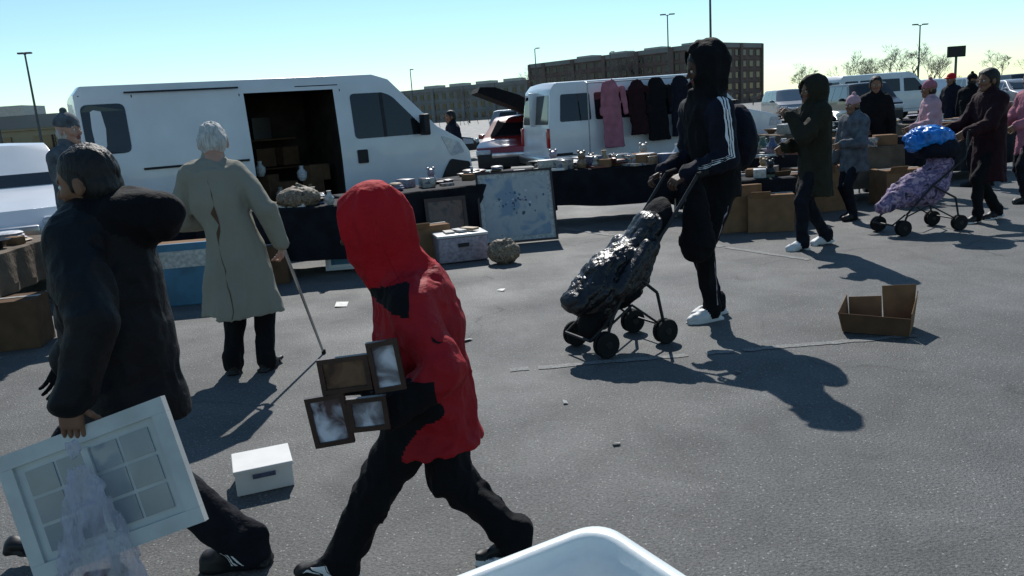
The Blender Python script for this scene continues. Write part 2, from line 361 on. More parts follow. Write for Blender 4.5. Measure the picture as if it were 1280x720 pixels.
def figure(name,pos,yaw,H,**o):
    g=o.get; pos=V(*pos); F=V(math.cos(yaw),math.sin(yaw),0);L=V(-math.sin(yaw),math.cos(yaw),0);U=V(0,0,1)
    s=H/1.75; W=lambda f,l,u: F*f+L*l+U*u
    root=empty(name,pos)
    bulk=g('bulk',.02); hz=g('hipz',.525*H); hf=g('hipf',0.); sf=hf+g('lean',.02); sl=g('lat',0.); shz=g('shz',.80*H)
    pel=W(hf,0,hz); sho=W(sf,sl,shz); che=pel+(sho-pel)*.68
    pr=[]
    fl=(F,g('depth',.72))
    r0=.135*s+bulk; r1=.150*s+bulk
    pr.append(C(pel+U*.04,che,r0,r1,0,.05,fl=fl)); pr.append(C(che,sho-U*.03*s,r1,.12*s+bulk,0,.06,fl=fl))
    pr.append(C(sho+L*.14*s,sho-L*.14*s,.060*s+bulk*.8,.060*s+bulk*.8,0,.07))
    hc=W(sf+g('headf',.03),sl+g('headl',0.),g('headz',.925*H)); hs=s*g('heads',1.)
    neck=hc-U*.12*hs-F*.03
    pr.append(C(sho,neck,.085*s,.062*s,0,.05)); pr.append(C(neck-U*.02,neck+U*g('collar',.03),.058*s+.3*bulk,.06*s+.3*bulk,0,.02))
    hem=g('hem',.47*H); hr=g('hemr',.17*s+bulk)
    hp=W(hf+g('hemf',0.),g('heml',0.),hem-hr*.5)
    pr.append(C(pel+U*.12,hp+U*(0.0),r0,hr,0,.04,fl=(F,g('hdepth',.78)),cl=[(W(0,0,hem),-U)]))
    bend=g('kneeout',.0)
    lr=g('legr',1.); LL=g('legl',.245)*H
    for sd,an,pt in((1,g('anL',(.0,.09,.085)),g('ptL',0.)),(-1,g('anR',(.0,-.09,.085)),g('ptR',0.))):
        hip=W(hf,.085*s*sd,hz-.02); a=W(*an); fy=g('toeL' if sd>0 else 'toeR',0.)
        kn=ik(hip,a,LL,LL,F+L*bend*sd)
        pr.append(C(hip,kn,.088*s*lr,.066*s*lr,1,.03)); pr.append(C(kn,a+U*.0,.066*s*lr,.054*s*lr,1,.02)); pr.append(C(a+U*.03-F*.01,a-U*.02,.056*s*lr,.060*s*lr,1,.01))
        Ff=F*math.cos(fy)+L*math.sin(fy)
        fd=Ff*math.cos(pt)-U*math.sin(pt); fu=Ff*math.sin(pt)+U*math.cos(pt)
        he=a-fu*.045*s-fd*.035*s; toe=a-fu*.052*s+fd*.165*s; Rf=np.stack([fd,np.cross(fu,fd),fu],1)
        pr.append(C(a-fu*.01,a-fu*.045+fd*.05,.045*s,.042*s,2,.02)); pr.append(C(he,a-fu*.045*s+fd*.06*s,.036*s,.045*s,2,.015)); pr.append(C(a-fu*.043*s+fd*.05*s,toe,.045*s,.036*s,2,.02,fl=(fu,.85)))
        pr.append(B(a-fu*.078*s+fd*.058*s,(.138*s,.043*s,.014*s),3,.008,R=Rf,rd=.013*s))
    ar=g('armr',1.)
    hd=[]
    for sd,ht,pol in((1,g('handL',(.08,.26,.8*s)),g('poleL',(-1,.4,-.3))),(-1,g('handR',(.08,-.26,.8*s)),g('poleR',(-1,-.4,-.3)))):
        shj=sho+L*.165*s*sd-U*.01; w=W(*ht); el=ik(shj,w,.172*H,.150*H,W(*pol))
        dd=w-el; 
        if np.linalg.norm(dd)>.150*H: w=el+nrm(dd)*.150*H
        b=bulk*.6
        pr.append(C(shj,el,(.062*s+b)*ar,(.052*s+b)*ar,4 if sd>0 else 5,g('armk',.022))); pr.append(C(el,w,(.052*s+b)*ar,(.038*s+b)*ar,4 if sd>0 else 5,.014)); hd.append((w,nrm(w-el),sd,el,shj))
    if g('hood'):
        fh=F*math.cos(g('headyaw',0.))+L*math.sin(g('headyaw',0.)); Rh=np.stack([fh,np.cross(U,fh),U],1); c=hc-fh*.012
        q=g('hoods',1.)*hs; nk=g('hoodneck',1.)
        pr.append(E(c+U*.02-fh*.015,V(.135,.118,.150)*q,6,.02,R=Rh)); pr.append(C(c+U*(.04 if nk==1. else 0.)-fh*.04,sho-F*.05,.105*q*nk,.10*s*nk,6,.05,fl=(F,.9))); pr.append(C(c-U*.10*hs,sho+F*.03-U*.02,.085*q*nk,.09*s*nk,6,.05))
        pr.append(E(c+fh*.115+U*-.005,V(.085,.078,.105)*q,6,.015,R=Rh,op=-1))
    if g('hooddown'):
        c=neck-F*.09*s+U*.01; pr.append(C(c+L*.08,c-L*.08,.06*s,.06*s,6,.03)); pr.append(C(neck+L*.07,neck-L*.07-F*.02,.06*s,.06*s,6,.03))
    for e in g('extra',[]): pr.append(e(W,s,sho,pel,hc))
    rc=g('recolor'); rec=None
    if rc: rec=lambda P,l: rc((P@F.astype(np.float32)),(P@L.astype(np.float32)),P[:,2],l)
    body=blob('body_and_clothes',pr,g('vox',.012),g('mats'),root,folds(g('fold',.012),g('fscale',.09),g('puff',0.),g('seed',0.),g('fz',.8)),rec)
    fy=g('headyaw',0.); pitch=g('headpitch',0.)
    fh=F*math.cos(fy)+L*math.sin(fy); fh=fh*math.cos(pitch)-U*math.sin(pitch)
    hs2=hs*(.93 if g('hood') else 1.)
    head(root,hc,fh,U,hs2,g('skin','skin_mid'),g('hair','hair_black'),g('style','short'),g('hvox',.007),g('hatmat'))
    for w,d,sd,el,shj in hd:
        cfg=g('hcL' if sd>0 else 'hcR',None) or {}
        dv=cfg.get('d'); nv=cfg.get('n')
        dv=W(*dv) if dv is not None else d*.8-U*.3+F*.1
        nv=W(*nv) if nv is not None else -L*sd
        hand(root,w+nrm(d)*.015,dv,nv,cfg.get('side',sd),cfg.get('curl',.5),s*.98,cfg.get('skin',g('skin','skin_mid')),g('handvox',.0045))
    return root,body,hd,W,pos
def ribbon(name,body,pts,width,across,mt,parent,off=.004):
    """strip of cloth lying on a body surface"""
    bvh=BVHTree.FromObject(body,bpy.context.evaluated_depsgraph_get())
    P=[];
    for a,b in zip(pts[:-1],pts[1:]):
        for k in range(10): P.append(a+(b-a)*k/10)
    P.append(pts[-1]); v=[];f=[]
    for i,p in enumerate(P):
        for sg in(-1,1):
            q=Vector(p+across*width*.5*sg); loc,n,_,_=bvh.find_nearest(q)
            v.append(np.array(loc+n*off))
    for i in range(len(P)-1): f.append((2*i,2*i+1,2*i+3,2*i+2))
    return meshobj(name,v,f,[mt],parent,smooth=True)
# ------------------------------------------------------------------ world, sun, camera
SUN_EL=math.radians(43); SUN_AZ=math.radians(-2)
w=bpy.data.worlds.new("World"); sc.world=w; w.use_nodes=True
N=w.node_tree.nodes;K=w.node_tree.links; bg=N['Background']; sky=N.new('ShaderNodeTexSky'); sky.sky_type='NISHITA'; sky.sun_disc=False
sky.sun_elevation=SUN_EL; sky.sun_rotation=SUN_AZ; sky.air_density=1.0; sky.dust_density=0.; sky.ozone_density=2.0
tint=N.new('ShaderNodeMix');tint.data_type='RGBA';tint.blend_type='MULTIPLY';tint.inputs[0].default_value=1.;tint.inputs[7].default_value=(.90,1.07,1.05,1)
K.new(sky.outputs[0],tint.inputs[6]);K.new(tint.outputs[2],bg.inputs[0]); bg.inputs[1].default_value=.112
sd=bpy.data.lights.new('sun','SUN'); sd.energy=5.0; sd.angle=math.radians(.5); sd.color=(1,.97,.92)
so=link(bpy.data.objects.new('sun',sd)); sv=Vector((math.sin(SUN_AZ)*math.cos(SUN_EL),math.cos(SUN_AZ)*math.cos(SUN_EL),math.sin(SUN_EL)))
so.rotation_euler=(-sv).to_track_quat('-Z','Y').to_euler(); so.location=(0,0,30)
cam=bpy.data.cameras.new('camera'); cam.sensor_width=36; cam.lens=28.125; cam.clip_end=3000; cam.clip_start=.05
co=link(bpy.data.objects.new('camera',cam)); r=math.radians(4);p=math.radians(12.4)
Fv=Vector((0,math.cos(p),-math.sin(p)));U0=Vector((0,math.sin(p),math.cos(p)));X0=Vector((1,0,0))
Rv=X0*math.cos(r)-U0*math.sin(r);Uv=X0*math.sin(r)+U0*math.cos(r)
mm=Matrix((( Rv.x,Uv.x,-Fv.x),(Rv.y,Uv.y,-Fv.y),(Rv.z,Uv.z,-Fv.z))).to_4x4(); mm.translation=Vector((0,0,1.6)); co.matrix_world=mm; sc.camera=co
sc.view_settings.view_transform='Standard'; sc.view_settings.look='None'; sc.view_settings.exposure=0
# ------------------------------------------------------------------ ground
def asphalt():
    m=bpy.data.materials.new('asphalt');m.use_nodes=True;N=m.node_tree.nodes;K=m.node_tree.links;b=N['Principled BSDF']
    tc=N.new('ShaderNodeTexCoord')
    def noise(sc_,det=4,dist=0.,rough=.5):
        n=N.new('ShaderNodeTexNoise');n.inputs['Scale'].default_value=sc_;n.inputs['Detail'].default_value=det;n.inputs['Distortion'].default_value=dist;n.inputs['Roughness'].default_value=rough;K.new(tc.outputs['Object'],n.inputs['Vector']);return n.outputs['Fac']
    def ramp(x,a,b_,c0,c1):
        q=N.new('ShaderNodeValToRGB');q.color_ramp.elements[0].position=a;q.color_ramp.elements[1].position=b_;q.color_ramp.elements[0].color=(*c0,1);q.color_ramp.elements[1].color=(*c1,1);K.new(x,q.inputs['Fac']);return q.outputs['Color']
    def mix(a,b_,f,mode='MIX'):
        q=N.new('ShaderNodeMix');q.data_type='RGBA';q.blend_type=mode
        if isinstance(f,float):q.inputs[0].default_value=f
        else:K.new(f,q.inputs[0])
        K.new(a,q.inputs[6]);
        if isinstance(b_,tuple): q.inputs[7].default_value=(*b_,1)
        else:K.new(b_,q.inputs[7])
        return q.outputs[2]
    base=ramp(noise(.35,6,.4),.3,.7,(.078,.079,.078),(.122,.122,.119))
    mid=ramp(noise(2.2,7,.8,.7),.32,.7,(.70,.70,.70),(1.15,1.15,1.15)); base=mix(base,mid,1.,'MULTIPLY')
    fine=ramp(noise(75,4,0.,.7),.3,.72,(.45,.45,.45),(1.75,1.73,1.7)); base=mix(base,fine,1.,'MULTIPLY')
    vo=N.new('ShaderNodeTexVoronoi');vo.inputs['Scale'].default_value=38;K.new(tc.outputs['Object'],vo.inputs['Vector'])
    st=ramp(vo.outputs['Distance'],.10,.17,(1,1,1),(0,0,0)); base=mix(base,(.30,.29,.27),st)
    v2=N.new('ShaderNodeTexVoronoi');v2.feature='DISTANCE_TO_EDGE';v2.inputs['Scale'].default_value=.33
    dn=N.new('ShaderNodeTexNoise');dn.inputs['Scale'].default_value=1.3;dn.inputs['Detail'].default_value=8;K.new(tc.outputs['Object'],dn.inputs['Vector'])
    ad=N.new('ShaderNodeVectorMath');ad.operation='ADD';K.new(tc.outputs['Object'],ad.inputs[0]);K.new(dn.outputs['Color'],ad.inputs[1]);K.new(ad.outputs[0],v2.inputs['Vector'])
    cr=ramp(v2.outputs['Distance'],.0015,.006,(.8,.8,.8),(0,0,0)); brk=ramp(noise(.6,3),.5,.6,(0,0,0),(1,1,1)); crk=mix(cr,brk,1.,'MULTIPLY'); base=mix(base,(.03,.03,.03),crk)
    oil=ramp(noise(.9,5,1.2),.62,.76,(0,0,0),(.6,.6,.6)); base=mix(base,(.04,.04,.041),oil)
    K.new(base,b.inputs['Base Color'])
    K.new(ramp(noise(1.2,5),.3,.7,(.60,.60,.60),(.8,.8,.8)),b.inputs['Roughness']); b.inputs['Specular IOR Level'].default_value=.32
    bp=N.new('ShaderNodeBump');bp.inputs['Strength'].default_value=.8;bp.inputs['Distance'].default_value=.010;K.new(noise(85,4,0.,.6),bp.inputs['Height']);K.new(bp.outputs[0],b.inputs['Normal'])
    return m
M['asphalt']=asphalt()
def line_paint():
    m=bpy.data.materials.new('worn_line_paint');m.use_nodes=True;N=m.node_tree.nodes;K=m.node_tree.links;b=N['Principled BSDF'];b.inputs['Roughness'].default_value=.75;b.inputs['Specular IOR Level'].default_value=.3
    tc=N.new('ShaderNodeTexCoord');n=N.new('ShaderNodeTexNoise');n.inputs['Scale'].default_value=60;n.inputs['Detail'].default_value=6;n.inputs['Roughness'].default_value=.8;K.new(tc.outputs['Object'],n.inputs['Vector'])
    r=N.new('ShaderNodeValToRGB');r.color_ramp.elements[0].position=.38;r.color_ramp.elements[1].position=.66;r.color_ramp.elements[0].color=(.075,.075,.075,1);r.color_ramp.elements[1].color=(.27,.27,.26,1)
    K.new(n.outputs['Fac'],r.inputs['Fac']);K.new(r.outputs[0],b.inputs['Base Color'])
    return m
M['line']=line_paint()
meshobj('asphalt_ground',[(-900,-200,0),(900,-200,0),(900,1600,0),(-900,1600,0)],[(0,1,2,3)],['asphalt'])
def line(p0,p1,wd=.1):
    # worn stripe with ragged edges
    p0=V(*p0,.004);p1=V(*p1,.004);L=np.linalg.norm(p1-p0);d=(p1-p0)/L;n=V(-d[1],d[0],0);k=max(int(L/.06),2);rnd=random.Random(int(L*100));vs=[];fs=[]
    for i in range(k+1):
        q=p0+d*L*i/k; vs+= [q-n*wd/2*rnd.uniform(.55,1.05),q+n*wd/2*rnd.uniform(.55,1.05)]
        if i: 
            if rnd.random()>.12: fs.append((2*i-2,2*i,2*i+1,2*i-1))
    meshobj('parking_line',vs,fs,['line'])
line((-.05,4.85),(2.6,4.98),.08); line((.7,10.9),(1.5,9.6),.11); line((2.0,9.2),(2.9,7.6),.1); line((-6,6.9),(-4,6.0)); line((4,4.4),(6.5,6.6),.1)
# ------------------------------------------------------------------ vehicles
def apply_mods(o):
    dg=bpy.context.evaluated_depsgraph_get(); me=bpy.data.meshes.new_from_object(o.evaluated_get(dg)); o.modifiers.clear(); o.data=me
def roundpoly(pts,r,n=4):
    out=[];L=len(pts)
    for i in range(L):
        a,b,c=[np.array(pts[(i+k)%L],float) for k in(-1,0,1)]
        d0=a-b;d1=c-b;rr=min(r,np.linalg.norm(d0)*.45,np.linalg.norm(d1)*.45);p=b+nrm(d0)*rr;q=b+nrm(d1)*rr
        for k in range(n+1):
            t=k/n;out.append((1-t)**2*p+2*t*(1-t)*b+t*t*q)
    return out
def vehicle(name,pos,yaw,sp):
    """local x forward, y left. pos = centre line of the rear end on the ground"""
    root=empty(name,(pos[0],pos[1],0),yaw); Wd=sp['W']; prof=sp['prof']; belt=sp.get('belt',1.1); zt=max(q[1] for q in prof); ti=sp.get('tumble',.1)
    def hw(z,x=None):
        w_=Wd/2
        if z>belt: w_-=ti*((z-belt)/(zt-belt))**1.1
        if z<.5: w_-=.04*(.5-z)/.2
        return w_
    Lx=max(q[0] for q in prof)
    def yin(x):
        a=max(0,(x-(Lx-.7))/.7); b_=max(0,(.25-x)/.25); return .10*a*a+.03*b_*b_
    bm=bmesh.new(); vs=[bm.verts.new((x,-Wd/2,z)) for x,z in prof]; f=bm.faces.new(vs); e=bmesh.ops.extrude_face_region(bm,geom=[f])
    for v in [q for q in e['geom'] if isinstance(q,bmesh.types.BMVert)]: v.co.y=Wd/2
    bmesh.ops.recalc_face_normals(bm,faces=bm.faces)
    for z in np.linspace(.45,zt-.12,9): bmesh.ops.bisect_plane(bm,geom=bm.verts[:]+bm.edges[:]+bm.faces[:],plane_co=(0,0,z),plane_no=(0,0,1))
    for x in (.12,.25,Lx-.7,Lx-.45,Lx-.2): bmesh.ops.bisect_plane(bm,geom=bm.verts[:]+bm.edges[:]+bm.faces[:],plane_co=(x,0,0),plane_no=(1,0,0))
    for y in (-.45,0,.45): bmesh.ops.bisect_plane(bm,geom=bm.verts[:]+bm.edges[:]+bm.faces[:],plane_co=(0,y,0),plane_no=(0,1,0))
    for v in bm.verts:
        k=v.co.y/(Wd/2); v.co.y=k*(hw(v.co.z)-yin(v.co.x)); 
        if v.co.z>zt-.15: v.co.z+= .03*(1-k*k)
        if v.co.x>Lx-.5 and v.co.z<1.3: v.co.x+=.06*(1-k*k)
    me=bpy.data.meshes.new('body');bm.to_mesh(me);bm.free();body=link(bpy.data.objects.new('body',me),root)
    for q in (sp['paint'],'interior'): me.materials.append(M[q])
    bv=body.modifiers.new('b','BEVEL');bv.width=sp.get('bev',.06);bv.segments=3;bv.limit_method='ANGLE';bv.angle_limit=math.radians(28)
    apply_mods(body)
    cut=Acc()
    for wx in sp['wheels']:
        for sy in(-1,1): cut.tube((wx,sy*(Wd/2-.26),sp['wr']+.01),(wx,sy*(Wd/2+.3),sp['wr']+.01),sp['wr']+.07,sp['wr']+.07,'interior',20)
    for c,h in sp.get('cuts',[]): cut.box(c,h,'interior')
    co_=cut.obj('cut',root)
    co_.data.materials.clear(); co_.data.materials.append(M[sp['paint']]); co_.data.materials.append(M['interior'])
    for pl in co_.data.polygons: pl.material_index=1
    md=body.modifiers.new('c','BOOLEAN');md.operation='DIFFERENCE';md.object=co_;md.solver='EXACT';md.use_self=True
    bpy.context.view_layer.update(); apply_mods(body); bpy.data.objects.remove(co_)
    bm=bmesh.new();bm.from_mesh(body.data);bm.normal_update()
    for f in bm.faces:f.smooth=True
    for e in bm.edges:
        if len(e.link_faces)==2 and e.calc_face_angle(0)>.45: e.smooth=False
    bm.to_mesh(body.data);bm.free()
    def panel(pts,side,mt,off=.006,rd=.06,nm='side_window'):
        P=roundpoly(pts,rd) if rd>0 else [np.array(q) for q in pts]; v=[];n=len(P)
        for o_ in(off,-.012):
            for x,z in P: v.append((x,side*(hw(z)-yin(x)+o_),z))
        fs=[tuple(range(n)),tuple(range(2*n-1,n-1,-1))]+[(i,(i+1)%n,n+(i+1)%n,n+i) for i in range(n)]
        o=meshobj(nm,v,fs,[mt],root); bm=bmesh.new();bm.from_mesh(o.data);bmesh.ops.triangulate(bm,faces=[f for f in bm.faces if len(f.verts)>4]);bmesh.ops.recalc_face_normals(bm,faces=bm.faces);bm.to_mesh(o.data);bm.free(); return o
    for side,lst in((-1,sp.get('right',[])),(1,sp.get('left',sp.get('right',[])))):
        for d in lst: panel(d[0],side,d[1],*(d[2:]))
    def cross(p0,p1,w0,w1,mt,off,nm,rd=.06):
        p0=np.array(p0);p1=np.array(p1);d=p1-p0;n=nrm(V(d[1],-d[0]))
        P=roundpoly([(0,-w0),(1,-w1),(1,w1),(0,w0)],rd); ctr=(Lx/2,1.)
        if n@(p0-np.array(ctr))<0:n=-n
        v=[]
        for o_ in (off,-.02):
            for t,y in P:
                q=p0+d*t+n*o_; v.append((q[0],y,q[1]))
        k=len(P);fs=[tuple(range(k)),tuple(range(2*k-1,k-1,-1))]+[(i,(i+1)%k,k+(i+1)%k,k+i) for i in range(k)]
        o=meshobj(nm,v,fs,[mt],root);bm=bmesh.new();bm.from_mesh(o.data);bmesh.ops.recalc_face_normals(bm,faces=bm.faces);bm.to_mesh(o.data);bm.free()
    for c in sp.get('cross',[]): cross(*c)
    R=sp['wr']
    for wx in sp['wheels']:
        for sy in(-1,1):
            a=Acc();y=sy*(Wd/2-.02);ax=(0,sy,0);t=.22
            a.lathe((wx,y-sy*t,R),[(R*.62,0),(R*.93,.0),(R,.03),(R,t-.03),(R*.93,t),(R*.64,t-.005),(R*.60,t-.03)],'rubber',axis=ax,n=32)
            a.lathe((wx,y-sy*t,R),[(R*.6,.02),(R*.62,t-.02),(R*.56,t-.03),(R*.5,t-.07),(R*.2,t-.05),(R*.17,t-.02),(.001,t-.02)],sp.get('rim','steel'),axis=ax,n=32)
            for k in range(10):
                th=2*math.pi*k/10; a.tube((wx+math.cos(th)*R*.38,y-sy*.075,R+math.sin(th)*R*.38),(wx+math.cos(th)*R*.38,y-sy*.05,R+math.sin(th)*R*.38),R*.07,R*.06,'black_plastic',8)
            a.obj('wheel',root,True)
    a=Acc()
    for c,h,mt in sp.get('boxes',[]): a.box(c,h,mt,bev=min(h)*.45)
    if a.v: a.obj('trim',root,True)
    return root
seam='black_plastic'
def vl(x,z0,z1,w_=.007): return ([(x-w_,z0),(x+w_,z0),(x+w_,z1),(x-w_,z1)],seam,.002,0,'panel_seam')
def hl(x0,x1,z,w_=.007): return ([(x0,z-w_),(x1,z-w_),(x1,z+w_),(x0,z+w_)],seam,.002,0,'panel_seam')
cargo=dict(W=2.0,belt=1.2,tumble=.12,paint='white_paint',wr=.34,wheels=(1.0,4.85),bev=.07,
 prof=[(0,.38),(0,.62),(.03,1.2),(.05,2.17),(.14,2.28),(4.05,2.29),(4.30,2.21),(5.02,1.46),(5.45,1.22),(5.60,1.02),(5.64,.62),(5.62,.32),(.05,.30)],
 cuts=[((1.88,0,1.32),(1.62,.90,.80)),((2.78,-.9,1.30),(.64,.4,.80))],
 right=[([(.10,1.42),(.62,1.42),(.62,2.05),(.10,2.05)],'glass',.006,.09,'rear_side_window'),
   ([(3.66,1.36),(4.80,1.36),(4.82,1.42),(4.32,1.96),(4.18,2.02),(3.66,2.02)],'glass',.006,.07,'door_window'),
   ([(4.12,1.36),(4.17,1.36),(4.17,2.02),(4.12,2.02)],'black_plastic',.012,0,'window_post'),
   vl(3.52,.5,2.1),vl(2.08,.5,2.1),vl(.72,.5,2.15),vl(4.84,.72,1.40),hl(.72,2.08,.52),hl(.1,3.5,2.16),hl(3.5,4.8,.52),
   ([(.72,1.18),(2.08,1.18),(2.08,1.21),(.72,1.21)],'black_plastic',.015,0,'door_rail'),
   ([(.2,.36),(5.5,.36),(5.5,.50),(.2,.50)],'black_plastic',.012,.02,'sill_moulding'),
   ([(3.66,1.0),(3.82,1.0),(3.82,1.20),(3.66,1.20)],'black_plastic',.02,.02,'door_handle'),
   ([(5.22,.98),(5.48,1.02),(5.38,1.20),(5.06,1.31)],'lamp_glass',.01,.04,'headlamp'),
   ([(4.85,.36),(5.56,.36),(5.58,.86),(5.2,.94),(5.10,.80)],'black_plastic',.015,.05,'bumper_corner')],
 cross=[((4.34,2.16),(5.0,1.49),.80,.88,'glass',.006,'windscreen'),((5.62,.98),(5.65,.66),.62,.66,'black_plastic',.03,'grille')],
 boxes=[((4.74,-1.13,1.50),(.05,.10,.16),'black_plastic'),((4.74,1.13,1.50),(.05,.10,.16),'black_plastic'),((5.68,0,.45),(.09,.86,.12),'black_plastic'),((-.03,0,.45),(.07,.95,.08),'black_plastic'),((-.01,-.93,1.2),(.02,.05,.22),'red_lens'),((-.01,.93,1.2),(.02,.05,.22),'red_lens'),
  ((1.35,-.95,2.18),(.72,.012,.012),'black_plastic')])
y1=math.radians(30); lf=V(-math.sin(y1),math.cos(y1))
van1=vehicle('cargo_van',V(-5.33,10.3)+lf*1.0,y1,cargo)
a=Acc();random.seed(3)
for x in np.arange(.5,3.3,.35):
    for z0 in (.53,1.0,1.45):
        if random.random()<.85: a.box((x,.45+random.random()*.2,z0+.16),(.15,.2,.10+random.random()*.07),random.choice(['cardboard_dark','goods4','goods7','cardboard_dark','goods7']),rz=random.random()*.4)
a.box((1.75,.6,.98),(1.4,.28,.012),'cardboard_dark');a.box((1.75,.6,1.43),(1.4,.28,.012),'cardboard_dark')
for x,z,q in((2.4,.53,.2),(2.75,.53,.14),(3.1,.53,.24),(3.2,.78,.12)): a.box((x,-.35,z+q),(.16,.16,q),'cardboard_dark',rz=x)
for x,z,mm_ in((2.3,.93,'goods3'),(2.55,.53,'goods0'),(2.9,.81,'goods9'),(3.0,.53,'goods6')): a.lathe((x,-.62,z),[(.04,0),(.07,.05),(.075,.12),(.03,.18),(.035,.22)],mm_,n=12)
a.obj('load_shelves',van1)
pvan=dict(W=2.0,belt=1.15,tumble=.13,paint='white_paint',wr=.37,wheels=(1.15,4.55),bev=.06,
 prof=[(0,.45),(0,1.1),(.10,1.98),(.22,2.12),(3.55,2.14),(3.78,2.08),(4.55,1.34),(5.35,1.16),(5.58,1.02),(5.62,.62),(5.6,.40),(.05,.36)],
 right=[([(.25,1.32),(.95,1.32),(.95,1.88),(.31,1.88)],'glass',.006,.05),([(1.05,1.32),(2.0,1.32),(2.0,1.88),(1.05,1.88)],'glass',.006,.05),([(2.1,1.32),(3.05,1.32),(3.05,1.88),(2.1,1.88)],'glass',.006,.05),
   ([(3.25,1.30),(4.28,1.30),(4.3,1.36),(3.85,1.86),(3.25,1.88)],'glass',.006,.05,'door_window'),vl(3.16,.5,1.98),vl(4.32,.6,1.32),vl(2.05,.5,1.98),hl(3.16,4.32,.52),
   ([(.1,.62),(5.4,.62),(5.4,.68),(.1,.68)],'black_plastic',.012,.01,'side_moulding'),([(5.2,.9),(5.5,.9),(5.5,1.08),(5.25,1.1)],'lamp_glass',.01,.03,'headlamp')],
 cross=[((3.82,2.03),(4.52,1.38),.78,.88,'glass',.006,'windscreen'),((.02,1.28),(.088,1.88),.88,.80,'glass',.008,'rear_window')],
 boxes=[((4.25,-1.13,1.42),(.05,.11,.11),'black_plastic'),((4.25,1.13,1.42),(.05,.11,.11),'black_plastic'),((5.66,0,.55),(.08,.9,.10),'black_plastic'),((-.06,0,.52),(.07,.95,.09),'chrome'),((0.0,0,1.6),(.10,.02,.36),'white_paint'),((-.01,-.93,1.0),(.03,.05,.2),'red_lens'),((-.01,.93,1.0),(.03,.05,.2),'red_lens')])
y2=math.radians(15);lf2=V(-math.sin(y2),math.cos(y2))
van2=vehicle('passenger_van',V(1.0,16.9)+lf2*1.0,y2,pvan)
def carspec(paint,L=4.6,Hh=1.48,suv=False):
    h=Hh;b=.95 if not suv else 1.08
    if suv: prof=[(0,.42),(-.0,b),(.28,h-.05),(.5,h),(2.9,h),(3.1,h-.03),(3.75,b+.05),(L-.2,b-.12),(L-.02,b-.3),(L,.4),(.05,.32)]
    else: prof=[(0,.4),(.02,b),(.55,b+.05),(1.15,h-.03),(1.5,h),(2.3,h),(2.55,h-.04),(3.35,b+.02),(L-.25,b-.15),(L-.03,b-.32),(L,.35),(.05,.26)]
    z0=b+.05;z1=h-.09
    win=[([(.45 if suv else 1.0,z0),(1.5,z0),(1.5,z1),(.62 if suv else 1.3,z1)],'glass',.006,.04),([(1.58,z0),(2.45,z0),(2.45,z1),(1.58,z1)],'glass',.006,.04),([(2.53,z0),(3.45 if suv else 3.1,z0),(2.95 if suv else 2.55,z1),(2.53,z1)],'glass',.006,.04)]
    return dict(W=1.82,belt=b,tumble=.2,paint=paint,wr=.33,wheels=(.85,L-.9),bev=.07,prof=prof,right=win+[vl(1.54,.4,z0),vl(2.49,.4,z0),([(L-.5,b-.36),(L-.14,b-.36),(L-.2,b-.2),(L-.55,b-.15)],'lamp_glass',.012,.04,'headlamp'),([(L-.62,b-.33),(L-.53,b-.33),(L-.56,b-.19),(L-.64,b-.17)],'amber',.013,.02,'turn_signal')],
      cross=[((3.13 if suv else 2.6,h-.07),(3.7 if suv else 3.3,b+.08),.62,.72,'glass',.008,'windscreen'),(((.04,b+.04) if suv else (.62,b+.09)),((.26,h-.1) if suv else (1.12,h-.07)),.70,.6,'glass',.008,'rear_window')],
      boxes=[((L+.0,0,.5),(.07,.80,.16),'black_plastic'),((L+.03,0,b-.33),(.05,.45,.06),'chrome'),((L-.02,-.66,b-.27),(.07,.17,.075),'lamp_glass'),((L-.02,.66,b-.27),(.07,.17,.075),'lamp_glass'),((3.0,-.98,b+.08),(.07,.09,.06),paint),((3.0,.98,b+.08),(.07,.09,.06),paint),((-.02,0,.5),(.05,.8,.12),paint)])
def carat(name,front,yaw,paint,**k):
    s=carspec(paint,**k); L=k.get('L',4.6); vehicle(name,(front[0]-math.cos(yaw)*L,front[1]-math.sin(yaw)*L),yaw,s)
carat('white_car',(-5.15,7.95),math.radians(-58),'white_paint',suv=True,Hh=1.62)
vehicle('dark_suv',(.6,20.6),math.radians(8),carspec('dark_paint',Hh=1.75,suv=True))
a=Acc();q=[(.3,1.66),(-.2,1.98),(-.8,2.20),(-1.15,2.22),(-1.22,2.10),(-.9,1.96),(-.35,1.72),(.1,1.52)]
n=len(q);vs=[(x,yy,z) for yy in(-.78,.78) for x,z in q];a.add(vs,[tuple(range(n)),tuple(range(2*n-1,n-1,-1))]+[(i,n+i,n+(i+1)%n,(i+1)%n) for i in range(n)],'black_cloth')
tg=a.obj('raised_tailgate',bpy.data.objects['dark_suv'])
carat('red_car',(.2,19.0),math.radians(-100),'red_paint')
random.seed(11)
pts=[(16,44,'silver_paint',1),(19.5,43,'dark_paint',0),(22.5,41,'white_paint',1),(26,39,'silver_paint',0),(29.5,38,'blue_paint',1),(21,52,'dark_paint',0),(30,50,'silver_paint',1),(14.5,31,'dark_paint',1),(36,55,'dark_paint',1)]
for x,y,pt,su in pts: carat('parked_car',(x,y),math.radians(-95+random.uniform(-6,6)),pt,Hh=1.75 if su else 1.45,suv=bool(su))
carat('parked_car',(-14,38),math.radians(0),'silver_paint');carat('parked_car',(-3,42),math.radians(4),'dark_paint');carat('parked_car',(4,45),math.radians(0),'silver_paint',suv=True,Hh=1.7)
carat('parked_car',(-1,30),math.radians(10),'dark_paint')
vehicle('delivery_van',(14.8,37),math.radians(12),pvan)
